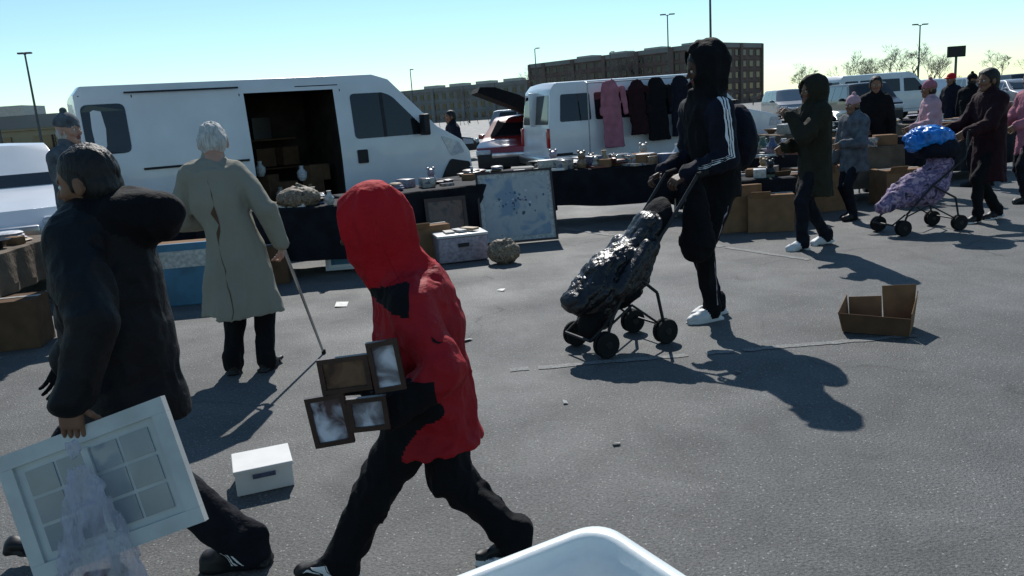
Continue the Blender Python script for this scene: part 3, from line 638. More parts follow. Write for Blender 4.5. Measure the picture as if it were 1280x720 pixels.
# ------------------------------------------------------------------ background: buildings, poles, trees, signs
def building(name,c0,d1,l1,d2,l2,Hh,base,storeys,bays1,bays2,wall='brick'):
    root=empty(name,(c0[0],c0[1],base));d1=nrm(V(*d1,0));d2=nrm(V(*d2,0));a=Acc()
    P=[V(0,0,0),d1*l1,d1*l1+d2*l2,d2*l2]; vs=[q for q in P]+[q+V(0,0,Hh) for q in P]
    fs=[(0,3,2,1),(4,5,6,7),(0,1,5,4),(1,2,6,5),(2,3,7,6),(3,0,4,7)]; a.add(vs,fs,wall)
    w_=a.obj('walls',root);bm=bmesh.new();bm.from_mesh(w_.data);bmesh.ops.recalc_face_normals(bm,faces=bm.faces);bm.to_mesh(w_.data);bm.free()
    win=Acc();tr=Acc();cen=(d1*l1+d2*l2)/2
    for o_,d,l,nb in((V(0,0,0),d1,l1,bays1),(V(0,0,0),d2,l2,bays2),(d2*l2,d1,l1,bays1),(d1*l1,d2,l2,bays2)):
        n=V(d[1],-d[0],0); 
        if n@(o_+d*l/2-cen)<0:n=-n
        rz=math.atan2(d[1],d[0]);fh=Hh/storeys
        for st in range(storeys):
            for b_ in range(nb):
                c=o_+d*l*(b_+.5)/nb+V(0,0,fh*(st+.52)); win.box(c+n*.02,(l/nb*.24,.10,fh*.25),'glass',rz=rz); tr.box(c+n*.12-V(0,0,fh*.28),(l/nb*.27,.12,.08),wall,rz=rz)
            tr.box(o_+d*l/2+V(0,0,fh*(st+1)-.15)+n*.08,(l/2,.12,.10),wall,rz=rz)
        for b_ in range(0,nb+1,4): tr.box(o_+d*l*b_/nb+V(0,0,Hh/2+.3)+n*.2,(.5,.3,Hh/2+.5),wall,rz=rz)
        tr.box(o_+d*l/2+V(0,0,Hh+.4)+n*.05,(l/2+.3,.22,.5),'stone',rz=rz)
    for k in range(4): tr.box(d1*l1*(.2+.2*k)+d2*l2*.5+V(0,0,Hh+1),(2.5,2,1.0),'steel',rz=math.atan2(d1[1],d1[0]))
    win.obj('windows',root);tr.obj('trim',root)
building('brick_apartment_building',(46,178),(-.72,.70),52,(.72,.70),22,12.3,0,5,22,7)
building('office_building',(7.5,216),(-.85,.53),46,(.5,.85),20,8.6,0,3,18,6,'stone')
building('beige_warehouse',(-70,62),(1,.06),46,(-.1,1),18,3.0,0,1,14,4,'concrete')
def bare_tree(name,x,y,Hh,seed,spread=.5,depth=7):
    rnd=random.Random(seed);a=Acc()
    def br(p,d,l,r,dep):
        q=p+d*l; a.tube(p,q,r,r*.72,'bark',4 if dep>4 else 3,False)
        if dep<=0:return
        for k in range(rnd.choice((2,2,3)) if dep>1 else 3):
            u=nrm(V(rnd.gauss(0,1),rnd.gauss(0,1),rnd.gauss(.3,.5)));br(q-d*l*rnd.uniform(0,.4),nrm(d+u*spread*1.3),l*rnd.uniform(.68,.88),max(r*.6,.014),dep-1)
    br(V(0,0,0),V(0,0,1),Hh*.20,Hh*.016,depth)
    return a.obj(name,loc=(x,y,0))
T=[bare_tree('bare_tree',-20,92,9.2,1,.66),bare_tree('bare_tree',4,150,15,2),bare_tree('bare_tree',30,190,20,3)]
for i,(x,y,k,s_,rz) in enumerate([(-22.5,94,0,.9,2),(-17.5,90,0,.88,4),(-19.5,95,0,1.0,1),(14,185,1,1.2,1),(19,190,2,.75,2),(37,150,0,.9,3),(46,110,1,.55,.5),(50,112,2,.36,2),(54,115,1,.6,3),(60,118,0,1.1,1),(68,130,2,.45,2),(78,120,1,.55,4),(84,120,0,.9,5),(58,108,2,.36,1),(-6,160,1,.75,2),(-45,110,0,.7,3),(40,108,0,.8,2),(90,125,1,.6,1),(72,118,0,.85,3),(48,108,0,.95,4),(56,116,0,1.1,2),(64,121,1,.6,5)]):
    o=bpy.data.objects.new('bare_tree',T[k].data);o.location=(x,y,0);o.scale=(s_,s_,s_);o.rotation_euler=(0,0,rz);link(o)
def brush():
    a=Acc();rnd=random.Random(5)
    def br(p,d,l,r,dep):
        q=p+d*l;a.tube(p,q,r,r*.7,'bark',3,False)
        if dep<=0:return
        for k in range(3):
            u=nrm(V(rnd.gauss(0,1),rnd.gauss(0,1),rnd.gauss(.1,.5)));br(q-d*l*rnd.uniform(0,.4),nrm(d+u*.8),l*rnd.uniform(.65,.85),max(r*.6,.02),dep-1)
    for x in np.arange(-110,130,2.2):
        y=128+rnd.uniform(-6,6);h=rnd.uniform(1.6,3.6)
        for k in range(2): br(V(x+rnd.uniform(-1,1),y,0),nrm(V(rnd.gauss(0,.3),rnd.gauss(0,.3),1)),h*.34,.05,3)
    a.obj('distant_brush')
brush()
def pole(x,y,h,arm=.3,heads=2,yaw=0.,hs=.28):
    a=Acc();a.tube((0,0,0),(0,0,.7),.25,.25,'concrete',12);a.tube((0,0,.7),(0,0,h),.10,.06,'pole',10)
    for k in range(heads):
        sg=1 if k==0 else -1; d=V(math.cos(yaw),math.sin(yaw),0)*sg;a.tube(V(0,0,h-.1),d*arm+V(0,0,h+.05),.04,.03,'pole',6);a.box(d*(arm+hs*.6)+V(0,0,h+.05),(hs,.14,.06),'pole',rz=yaw,bev=.02)
    a.obj('street_lamp',loc=(x,y,0))
pole(-33.6,60,8.0,.12,2,.1,.22); pole(18.7,90,10.6,.3,2,0,.3);pole(-12.5,120,8.5,.2,1,1);pole(-36.5,60,6,.1,1);pole(5.2,110,9.5,.2,1);pole(43.5,85,7.4,.45,2,.3,.3);pole(16.5,120,9,.2,1)
pole(15.55,60,13.2,.01,1,.5,.05)
a=Acc();a.tube((0,0,0),(0,0,4.4),.12,.1,'pole',8);a.box((0,0,4.0),(.75,.12,.45),'black_plastic',bev=.03);a.box((0,-.13,4.0),(.66,.02,.38),'black_plastic');a.obj('roadside_sign',loc=(39.0,70,0))
# ------------------------------------------------------------------ goods
def clutter(name,frame,n,seed,w_,d_,z,parent=None,big=1.):
    rnd=random.Random(seed);a=Acc()
    for i in range(n):
        x=rnd.uniform(-w_,w_);y=rnd.uniform(-d_,d_);k=rnd.random();m='goods%d'%rnd.randrange(10);s=rnd.uniform(.5,1.25)*big
        if k<.36: a.box((x,y,z+.05*s),(.10*s,.07*s,.05*s),rnd.choice([m,'cardboard','goods_print',m]),rz=rnd.random()*3,bev=.006)
        elif k<.46: a.lathe((x,y,z),[(.03*s,0),(.05*s,.03*s),(.055*s,.08*s),(.025*s,.12*s),(.022*s,.15*s),(.03*s,.16*s)],m,n=12)
        elif k<.60: a.lathe((x,y,z),[(.04*s,0),(.05*s,.01*s),(.10*s,.06*s),(.11*s,.07*s),(.095*s,.065*s),(.02*s,.02*s)],m,n=14)
        elif k<.80: a.box((x,y,z+.015),(.15*s,.12*s,.015),rnd.choice(['paper','goods_print',m,'wood']),rz=rnd.random()*3)
        elif k<.88: # stuffed toy: body, head, ears
            for q,rr,zz in((0,.06,.05),(0,.045,.13),(.03,.018,.17),(-.03,.018,.17)): a.lathe((x+q*s,y,z+(zz-rr)*s),[(.001,0),(rr*.7*s,rr*.3*s),(rr*s,rr*s),(rr*.7*s,rr*1.7*s),(.001,rr*2*s)],m,n=10)
        else:
            for q in range(4): a.lathe((x+rnd.uniform(-.03,.03),y+rnd.uniform(-.03,.03),z+q*.024),[(.11*s,0),(.13*s,.012),(.10*s,.025)],'goods%d'%rnd.randrange(10),n=9)
    o=a.obj(name,None,True);o.location=(frame[0],frame[1],0);o.rotation_euler=(0,0,frame[2]);return o
def table(x,y,rz,w_,d_,z=.75,cloth=True,seed=0,top='table_top',n=26,drop=.55,big=1.,cm='table_cloth'):
    root=empty('folding_table',(x,y,0),rz);a=Acc();a.box((0,0,z-.02),(w_,d_,.02),top,bev=.008)
    for sx in(-1,1):
        for sy in(-1,1): a.tube((sx*(w_-.1),sy*(d_-.06),0),(sx*(w_-.12),sy*(d_-.08),z-.04),.014,.014,'steel',8)
        a.tube((sx*(w_-.1),-d_+.06,.25),(sx*(w_-.1),d_-.06,.25),.011,.011,'steel',6)
    a.obj('table_frame',root,True)
    if cloth:
        vs=[];fs=[];per=[];st=.04
        for p0,p1 in(((-w_,-d_),(w_,-d_)),((w_,-d_),(w_,d_)),((w_,d_),(-w_,d_)),((-w_,d_),(-w_,-d_))):
            L=math.dist(p0,p1);k=int(L/st)
            for i in range(k): per.append((p0[0]+(p1[0]-p0[0])*i/k,p0[1]+(p1[1]-p0[1])*i/k))
        n_=len(per);rnd=random.Random(seed);ph=rnd.random()*6
        for r_,(dz,am) in enumerate(((0,0),(.012,.012),(.15,.02),(.35,.035),(drop,.05))):
            for i,(px,py) in enumerate(per):
                nn=nrm(V(px/w_ if abs(abs(px)-w_)<.02 else 0,py/d_ if abs(abs(py)-d_)<.02 else 0,0)+V(1e-6,0,0))
                q=.012*(r_>0)+am*(.5+.5*math.sin(i*.55+ph+math.sin(i*.13)*2)); vs.append((px+nn[0]*q,py+nn[1]*q,z+.006-dz+(.03*math.sin(i*.11+ph) if r_==4 else 0)))
        for r_ in range(4):
            for i in range(n_): fs.append((r_*n_+i,(r_+1)*n_+i,(r_+1)*n_+(i+1)%n_,r_*n_+(i+1)%n_))
        fs.append(tuple(range(n_))); meshobj('table_cloth',vs,fs,[cm],root,smooth=False)
    clutter('flea_market_goods',(x,y,rz),n,seed,w_*.9,d_*.8,z+.008,big=big)
table(-2.35,8.9,.05,.95,.38,seed=1,n=16)
table(-1.05,10.0,.5,1.0,.42,seed=2,n=9,drop=.6)
table(-.15,11.5,.75,.8,.4,seed=3,n=8,drop=.6)
table(-4.5,10.1,.5,.8,.35,seed=31,n=14)
table(1.45,11.6,-.05,1.05,.42,seed=4,n=60,drop=.5,big=1.25)
table(3.2,11.4,.1,.8,.42,seed=5,n=34,drop=.6,big=1.3)
table(4.7,11.8,.25,1.0,.42,seed=6,n=40,drop=.6,big=1.3,cm='tan_cloth')
table(7.8,13.8,.5,1.1,.45,seed=7,n=44,drop=.6,big=1.7)
table(7.2,17.5,.2,1.6,.5,seed=8,n=46,drop=.5,big=1.9,cm='tan_cloth')
table(11.5,20,.4,1.6,.5,seed=9,n=40,drop=.5,big=2.0)
table(-4.85,6.85,.1,.62,.8,seed=10,n=50,drop=.3,top='table_top',cm='tan_cloth')
table(3.0,10.0,-.02,.5,.35,z=.60,seed=13,n=14,drop=.3)
def frame_picture(acc,c,u,v,wd,ht_,art,fr,bw=.02,th=.012,mat_w=0.,matm='paper'):
    """flat framed picture: u right, v up unit vectors"""
    c=np.array(c,float);u=nrm(np.array(u,float));v=np.array(v,float);v=nrm(v-u*(v@u));n=np.cross(u,v)
    def bx(cu,cv,hu,hv,hn,cn,m):
        cc=c+u*cu+v*cv+n*cn;R=np.stack([u,v,n],1);vs=[cc+R@(np.array(q)*np.array((hu,hv,hn))) for q in [(-1,-1,-1),(1,-1,-1),(1,1,-1),(-1,1,-1),(-1,-1,1),(1,-1,1),(1,1,1),(-1,1,1)]]
        acc.add(vs,[(0,3,2,1),(4,5,6,7),(0,1,5,4),(1,2,6,5),(2,3,7,6),(3,0,4,7)],m)
    bx(0,ht_/2-bw/2,wd/2,bw/2,th,0,fr);bx(0,-ht_/2+bw/2,wd/2,bw/2,th,0,fr);bx(-wd/2+bw/2,0,bw/2,ht_/2-bw-.0004,th,0,fr);bx(wd/2-bw/2,0,bw/2,ht_/2-bw-.0004,th,0,fr)
    bx(0,0,wd/2-bw,ht_/2-bw,th*.4,-th*.3,matm if mat_w>0 else art)
    if mat_w>0: bx(0,0,wd/2-bw-mat_w,ht_/2-bw-mat_w,th*.2,th*.3,art)
def painting():
    a=Acc();c=V(.13,9.92,.45);u=nrm(V(1,.12,0));v=nrm(V(0,.28,1));v=nrm(v-u*(v@u));n=np.cross(u,v)
    frame_picture(a,c,u,v,.96,.90,'painting','wood',.025,.02,.055,'goods3')
    rnd=random.Random(4)
    for i in range(110):
        cu=rnd.gauss(0,.15);cv=rnd.gauss(.08,.09);rr=rnd.uniform(.006,.022);m=rnd.choice(['blue_paint','blue_panel','goods8','goods2','goods5','goods9'])
        if abs(cu)>.36 or abs(cv)>.33: continue
        p=c+u*cu+v*cv+n*(.0075+i*.00004);k=7;ph=rnd.random()*6
        a.add([p+u*rr*math.cos(ph+6.283*j/k)*rnd.uniform(.5,1.2)+v*rr*math.sin(ph+6.283*j/k)*rnd.uniform(.6,1.4) for j in range(k)],[tuple(range(k))],m)
    for i in range(9):
        x0=rnd.uniform(-.03,.03);x1=rnd.gauss(0,.14);p=c-v*.14+u*x0+n*.0072;q=c+v*.10+u*x1+n*.0073;a.add([p-u*.003,p+u*.003,q+u*.003,q-u*.003],[(0,1,2,3)],'goods5')
    p=c-v*.22+n*.0074;a.add([p-u*.09-v*.07,p+u*.09-v*.07,p+u*.07+v*.09,p-u*.07+v*.09],[(0,1,2,3)],'goods4')
    a.obj('framed_painting')
painting()
a=Acc();frame_picture(a,(-1.82,8.75,.28),(1,.05,0),(0,.3,1),.42,.52,'blue_panel','dirty_white',.03,.015,.03);a.obj('framed_picture')
a=Acc();frame_picture(a,(-.72,9.55,.36),(1,.25,0),(0,.2,1),.5,.6,'photo1','wood',.04,.02);a.obj('framed_picture')
a=Acc();a.box((0,0,.15),(.28,.19,.14),'goods8',bev=.02);a.box((0,0,.305),(.29,.20,.015),'dirty_white',bev=.008);a.box((0,-.20,.2),(.06,.01,.02),'black_plastic')
for k in range(3): a.box((-.12+.12*k,.0,.33+.01*k),(.05,.1,.012),'goods%d'%(k*3),rz=.3*k)
o=a.obj('storage_box',None,True,(-.55,8.95,0));o.rotation_euler=(0,0,.25)
blob('leather_bag',[E((0,0,.13),(.18,.12,.14),0,.03),C((-.09,0,.22),(0,0,.30),.012,.012,0,.02),C((0,0,.30),(.09,0,.22),.012,.012,0,.02)],.012,['wicker'],None,folds(.03,.07),None,(-.06,8.55,0))
blob('wicker_basket',[E((0,0,.08),(.24,.17,.13),0,.03,cl=[(V(0,0,0),V(0,0,-1))]),C((-.2,0,.1),(0,0,.24),.012,.012,0,.02),C((0,0,.24),(.2,0,.1),.012,.012,0,.02)],.012,['wicker'],None,folds(.02,.05),None,(-2.25,8.75,.76))
a=Acc();a.box((0,0,.30),(.34,.02,.30),'blue_panel',bev=.008);a.box((0,.2,.30),(.34,.18,.28),'cardboard',bev=.01);a.box((0,-.022,.45),(.26,.004,.08),'goods3');o=a.obj('printed_carton',None,False,(-3.05,7.55,0));o.rotation_euler=(0,0,.12)
for x,y,rz,s_,m in((2.7,9.75,.1,.28,'cardboard'),(3.15,9.55,-.2,.22,'cardboard'),(3.45,10.2,.3,.3,'cardboard_dark'),(-.95,9.2,.4,.2,'cardboard'),(-2.6,8.4,.2,.2,'cardboard_dark'),(4.2,10.9,.3,.3,'cardboard'),(-1.5,9.4,.1,.22,'goods2'),(5.4,11.0,.1,.24,'cardboard'),(-4.1,6.4,.2,.2,'cardboard_dark')):
    a=Acc();a.box((0,0,s_),(s_*1.2,s_*.9,s_),m,bev=.006);a.box((-s_*.55,-s_*.95,s_*1.95),(s_*.5,s_*.02,s_*.3),m,tilt=(.5,'X'));a.box((0,0,2*s_+.003),(s_*1.2,.025,.002),'goods3');o=a.obj('cardboard_box',None,False,(x,y,0));o.rotation_euler=(0,0,rz)
def carton():
    a=Acc();t=.004
    def pl(p,m='cardboard'):
        p=[np.array(q,float) for q in p];n=nrm(np.cross(p[1]-p[0],p[2]-p[0]))*t;vs=p+[q+n for q in p];a.add(vs,[(3,2,1,0),(4,5,6,7),(0,1,5,4),(1,2,6,5),(2,3,7,6),(3,0,4,7)],m)
    pl([(0,0,.006),(.40,0,.006),(.40,.28,.006),(0,.28,.006)])
    pl([(0,.28,.01),(.21,.28,.01),(.20,.29,.20),(-.01,.29,.18)]);pl([(.22,.28,.01),(.40,.28,.01),(.41,.30,.29),(.20,.29,.27)])
    pl([(.40,.0,.01),(.40,.28,.01),(.42,.29,.25),(.41,-.01,.16)]);pl([(0,.28,.01),(0,0,.01),(-.03,-.01,.14),(-.02,.28,.2)])
    pl([(0,0,.01),(.40,0,.01),(.41,-.02,.13),(-.02,-.02,.14)],'cardboard_dark')
    o=a.obj('open_cardboard_box',None,False,(2.2,5.16,0));o.rotation_euler=(0,0,-.55)
carton()
a=Acc();a.box((0,0,.058),(.125,.11,.056),'paper',bev=.005);a.box((0,0,.114),(.13,.115,.010),'paper',bev=.004);a.box((.0,-.117,.085),(.05,.002,.010),'goods2');o=a.obj('white_cardboard_box',None,False,(-1.21,3.46,0));o.rotation_euler=(0,0,.35)
for x,y,s_ in((-1.55,7.05,.09),(-.35,5.6,.04),(.45,3.6,.02),(1.3,4.5,.018),(-.1,7.2,.04),(.25,4.2,.02)):
    a=Acc();a.add([(-s_,-s_*.6,.006),(s_,-s_*.7,.008),(s_*.9,s_*.5,.02),(-s_*.8,s_*.6,.012)],[(0,1,2,3)],'goods3');o=a.obj('paper_litter',None,False,(x,y,0));o.rotation_euler=(0,0,x*7)
def garment(name,pos,rz,wd,ln,m,sleeve=True):
    pr=[C((-.07*1,0,-.04),(-.0,0,-ln),wd*.40,wd*.50,0,.04,fl=(V(0,1,0),.3),cl=[(V(0,0,-ln),V(0,0,-1))]),C((-wd*.4,0,-.06),(wd*.4,0,-.06),.05,.05,0,.05)]
    if sleeve: pr+=[C((-wd*.45,0,-.08),(-wd*.58,-.02,-.55),.06,.045,0,.03,fl=(V(0,1,0),.6)),C((wd*.45,0,-.08),(wd*.58,-.02,-.55),.06,.045,0,.03,fl=(V(0,1,0),.6))]
    pr+=[C((0,0,0),(0,0,.08),.008,.006,0,.01),C((0,0,.08),(.03,0,.11),.006,.006,0,.005)]
    o=blob(name,pr,.016,[m],None,folds(.035,.10,zs=.35,off=ln*3),None,pos);o.rotation_euler=(0,0,rz)
def v2(s,off,z): 
    q=V(1.0,16.9)+V(math.cos(y2),math.sin(y2))*s-lf2*off; return (q[0],q[1],z)
garment('pink_coat',v2(1.35,.25,1.98),y2,.46,1.25,'pink');garment('dark_coat',v2(1.95,.22,1.95),y2,.42,1.0,'maroon');garment('dark_coat',v2(2.4,.22,1.95),y2,.5,1.15,'black_cloth');garment('dark_coat',v2(2.95,.22,1.95),y2,.5,1.1,'navy_cloth')
a=Acc();q0=v2(.8,.22,2.07);q1=v2(3.4,.22,2.07);a.tube(q0,q1,.012,.012,'steel',8);
for s_ in(.8,3.4): a.tube(v2(s_,.22,2.07),v2(s_,.1,2.10),.012,.012,'steel',8); a.tube(v2(s_,.22,0),v2(s_,.22,2.07),.014,.014,'steel',8)
a.obj('clothes_rail')
# ------------------------------------------------------------------ foreground white tub on a table
def tub():
    tip=V(.125,1.27);e1=nrm(V(-.86,-.50));e2=nrm(V(.50,-.86));L1,L2=.58,.40;zt=.90;root=empty('plastic_tub',(0,0,0))
    def ring(inset,z,r):
        c=[tip+e1*inset+e2*inset,tip+e1*(L1-inset)+e2*inset,tip+e1*(L1-inset)+e2*(L2-inset),tip+e1*inset+e2*(L2-inset)]
        return [(q[0],q[1],z) for q in roundpoly(c,r,8)]
    rings=[ring(.0,zt-.02,.06),ring(-.002,zt-.004,.06),ring(.004,zt,.06),ring(.02,zt,.055),ring(.026,zt-.006,.055),ring(.03,zt-.03,.055),ring(.036,zt-.034,.052),ring(.045,zt-.15,.05),ring(.058,zt-.17,.045),ring(.08,zt-.175,.04)]
    n=len(rings[0]);vs=[p for r_ in rings for p in r_];fs=[]
    for j in range(len(rings)-1):
        for i in range(n): fs.append((j*n+i,(j+1)*n+i,(j+1)*n+(i+1)%n,j*n+(i+1)%n))
    fs.append(tuple((len(rings)-1)*n+i for i in range(n)))
    b0=len(vs);out=[ring(.0,zt-.02,.06),ring(.012,zt-.022,.055),ring(.02,zt-.04,.055),ring(.045,zt-.18,.05)];vs+=[p for r_ in out for p in r_]
    for j in range(3):
        for i in range(n): fs.append((b0+j*n+i,b0+j*n+(i+1)%n,b0+(j+1)*n+(i+1)%n,b0+(j+1)*n+i))
    fs.append(tuple(b0+3*n+i for i in range(n-1,-1,-1)))
    o=meshobj('tub_body',vs,fs,['bin_plastic'],root,smooth=True);bm=bmesh.new();bm.from_mesh(o.data);bmesh.ops.recalc_face_normals(bm,faces=bm.faces);bm.to_mesh(o.data);bm.free()
tub()
a=Acc();a.box((0,.72,.69),(.55,.33,.02),'table_top',bev=.008)
for sx in(-.5,.5):
    for sy in(.45,.98): a.tube((sx,sy,0),(sx,sy,.68),.014,.014,'steel',8)
a.obj('camp_table',None,True)
# ------------------------------------------------------------------ people
NM=['red_jacket','black_cloth','shoe_black','shoe_white','red_jacket','red_jacket','red_hood','black_cloth']
def boy_rc(f,l,u,lab):
    lab=lab.copy()
    up=np.isin(lab,(0,4,5,6))
    lab[up&(u>.995+.25*f)&(u<1.085-.25*f)&(f>-.03)&(l>0)]=7
    lab[(lab==4)&(u<.80)&(f>-.10)]=7
    lab[(lab==5)&(u<.74)]=7
    return lab
BX,BY=-.36,2.66
boy,bb,bh,BW,bp=figure('boy',(BX,BY,0),math.pi,1.42,hipz=.66,hipf=-.045,lean=.02,headf=.135,headz=1.245,heads=1.06,shz=1.02,bulk=.032,hem=.49,hemr=.195,hdepth=.95,depth=.92,hemf=.0,
  anL=(.315,.07,.085),anR=(-.31,.0,.085),ptR=.12,ptL=-.05,legl=.228,handL=(.055,.235,.69),poleL=(-1.,.35,-.4),handR=(.16,.02,.72),poleR=(-.6,-1,-.3),hood=True,hoods=1.10,hoodneck=.74,headpitch=.18,
  mats=NM,legr=1.4,armr=1.15,armk=.009,vox=.0082,fold=.026,fscale=.085,fz=.6,recolor=boy_rc,skin='skin_dark',style='short',hvox=.005,handvox=.003,hcL=dict(d=(.7,-.1,.1),n=(0,-1,-.25),curl=.8,skin='black_cloth',side=-1),hcR=dict(d=(.8,.3,.1),n=(0,1,0),curl=.9,skin='black_cloth',side=1),seed=1.)
a=Acc();yf=2.335
def fr(p,q,r_,s_,art,c0=.0):
    P=[V(x,yf+c0,z) for x,z in(p,q,r_,s_)];c=sum(P)/4;u=(P[1]-P[0]+P[2]-P[3])/2;v=(P[0]-P[3]+P[1]-P[2])/2
    frame_picture(a,c,u,v,np.linalg.norm(u),np.linalg.norm(v),art,'wood',.015,.009)
fr((-.604,.901),(-.449,.92),(-.449,.798),(-.604,.798),'photo1');fr((-.446,.949),(-.349,.958),(-.349,.798),(-.446,.788),'photo2',-.004);fr((-.651,.788),(-.538,.795),(-.519,.637),(-.651,.618),'photo3');fr((-.529,.779),(-.406,.779),(-.406,.675),(-.529,.665),'photo2',-.006)
a.obj('picture_frame_collage')
for k in range(3):
    f0=.315+.055+.022*k; ribbon('shoe_stripe',bb,[BW(f0+.02,.16,.085),BW(f0-.012,.16,.03)],.011,BW(1,0,0),'white_cloth',boy)
ribbon('chest_logo',bb,[BW(-.11,.3,.945),BW(-.15,.3,.945)],.014,BW(0,0,1),'black_cloth',boy)
ribbon('jacket_zip',bb,[BW(.06,.3,.74),BW(.02,.3,.60)],.007,BW(1,0,0),'black_cloth',boy,.002)
ribbon('hood_seam',bb,[BW(.05,.3,1.36),BW(.0,.3,1.25),BW(.0,.3,1.14)],.004,BW(1,0,0),'maroon',boy,.001)
man,mb,mh,MW,mp=figure('man',(-1.42,2.80,0),math.pi,1.66,hipz=.80,hipf=-.0,lean=.02,headf=-.005,headz=1.455,shz=1.27,bulk=.05,hem=.60,hemr=.215,hdepth=.95,depth=.92,
  anL=(-.365,.07,.09),anR=(.42,-.07,.10),ptR=-.2,handL=(.0,.375,.815),poleL=(-1,.6,-.1),handR=(.27,-.12,.80),poleR=(-1,-.6,-.2),hooddown=True,
  mats=['black_puffer','jeans','shoe_black','shoe_black','black_puffer','black_puffer','black_cloth'],vox=.0095,fold=.026,fscale=.13,fz=.7,armr=1.05,armk=.010,legr=1.35,skin='skin_mid',style='short',heads=1.02,hvox=.005,handvox=.003,
  hcL=dict(d=(.05,.05,-1),n=(0,-1,.0),curl=.35,side=1),hcR=dict(skin='black_cloth'),seed=4.,headpitch=.12,headyaw=.0,
  extra=[lambda W,s,sho,pel,hc: C(W(-.22,.02,1.33),W(-.12,-.02,1.33),.080,.10,6,.05),lambda W,s,sho,pel,hc: C(W(-.06,0,1.31),W(.04,0,1.31),.10,.085,6,.04)])
for k in range(3): ribbon('shoe_stripe',mb,[MW(-.365+.035+.024*k,.16,.085),MW(-.365+.005+.024*k,.16,.03)],.010,MW(1,0,0),'white_cloth',man)
a=Acc();yb=2.44;P=[V(-1.705,yb,.611),V(-1.140,yb,.799),V(-1.017,yb-.10,.394),V(-1.592,yb-.10,.234)]
c=sum(P)/4;u=(P[1]-P[0]+P[2]-P[3])/2;v=(P[0]-P[3]+P[1]-P[2])/2;lu,lv=np.linalg.norm(u),np.linalg.norm(v);u=nrm(u);v=nrm(v-u*(v@u));nn=np.cross(u,v)
frame_picture(a,c,u,v,lu,lv,'frame_white','frame_white',.05,.014)
def slab(cu,cv,hu,hv,hn,cn,m):
    cc=c+u*cu+v*cv+nn*cn;R=np.stack([u,v,nn],1);vs=[cc+R@(np.array(q)*np.array((hu,hv,hn))) for q in [(-1,-1,-1),(1,-1,-1),(1,1,-1),(-1,1,-1),(-1,-1,1),(1,-1,1),(1,1,1),(-1,1,1)]];a.add(vs,[(0,3,2,1),(4,5,6,7),(0,1,5,4),(1,2,6,5),(2,3,7,6),(3,0,4,7)],m)
iw=lu-.10-.05;ih=lv-.10-.04;nx_,ny_=4,3
for i in range(nx_):
    for j in range(ny_): slab(-iw/2+iw*(i+.5)/nx_,-ih/2+ih*(j+.5)/ny_,iw/nx_*.45,ih/ny_*.44,.002,.004,'pane')
slab(0,0,.012,ih/2,.006,.008,'frame_white')
a.obj('white_window_frame')
bx,by=-1.335,2.315
pr=[C((bx-.03,by,.60),(bx-.03,by,.42),.02,.065,0,.04,fl=(V(0,1,0),.5)),C((bx-.03,by,.42),(bx-.03,by,.26),.075,.115,0,.05,fl=(V(0,1,0),.55)),C((bx-.03,by,.26),(bx-.02,by,.17),.115,.09,0,.05,fl=(V(0,1,0),.6)),
    C((bx-.07,by+.04,.675),(bx-.07,by,.50),.008,.025,0,.02,fl=(V(0,1,0),.5)),C((bx-.06,by+.04,.675),(bx+.01,by,.50),.008,.022,0,.015,fl=(V(0,1,0),.5))]
blob('plastic_bag',pr,.006,['bag'],None,folds(.045,.045,zs=.3,off=7))
a=Acc();a.box((bx-.03,by,.21),(.06,.025,.05),'goods1',rz=.2,bev=.008);a.lathe((bx+.02,by,.16),[(.025,0),(.03,.02),(.03,.10),(.012,.13),(.012,.15)],'goods0',n=12);a.obj('shopping_items',None,True)
cm,cb,chd,CW,cp=figure('elderly_man',(-1.80,5.22,0),math.radians(90),1.68,hipz=.86,lean=.04,lat=.09,headf=.07,headl=-.01,headz=1.53,heads=1.05,shz=1.33,bulk=.030,hem=.41,hemr=.30,hdepth=.75,depth=.78,heml=.0,collar=.05,
  anL=(.0,.12,.085),anR=(.02,-.10,.085),toeR=-.35,toeL=.25,handL=(.22,.16,1.0),handR=(.06,-.285,.855),poleR=(-.8,-1,-.1),poleL=(-.6,1,-.5),
  mats=['tan_coat','black_cloth','shoe_black','shoe_black','tan_coat','tan_coat','tan_coat'],vox=.010,fold=.024,fscale=.12,fz=.28,skin='skin_light',hair='hair_white',style='thin',hvox=.0045,seed=8.,legr=1.15,headpitch=.2,headyaw=.25,
  hcR=dict(d=(.45,.1,-.8),n=(0,.9,.2),curl=1.0))
ribbon('coat_back_seam',cb,[CW(-.3,.06,1.36),CW(-.3,.04,.9),CW(-.3,-.01,.43)],.006,CW(0,1,0),'cardboard_dark',cm,.002)
a=Acc();hw_=chd[1][0]+cp+V(.0,.05,-.06);a.tube(hw_+V(-.0,-.0,.03),(-1.38,5.53,.0),.011,.009,'chrome',10);a.tube(hw_+V(-.02,-.06,.035),hw_+V(.02,.07,.035),.014,.012,'black_plastic',10);a.tube((-1.38,5.53,.03),(-1.38,5.53,.0),.014,.016,'rubber',10);a.obj('walking_cane',None,True)
yw=math.radians(200)
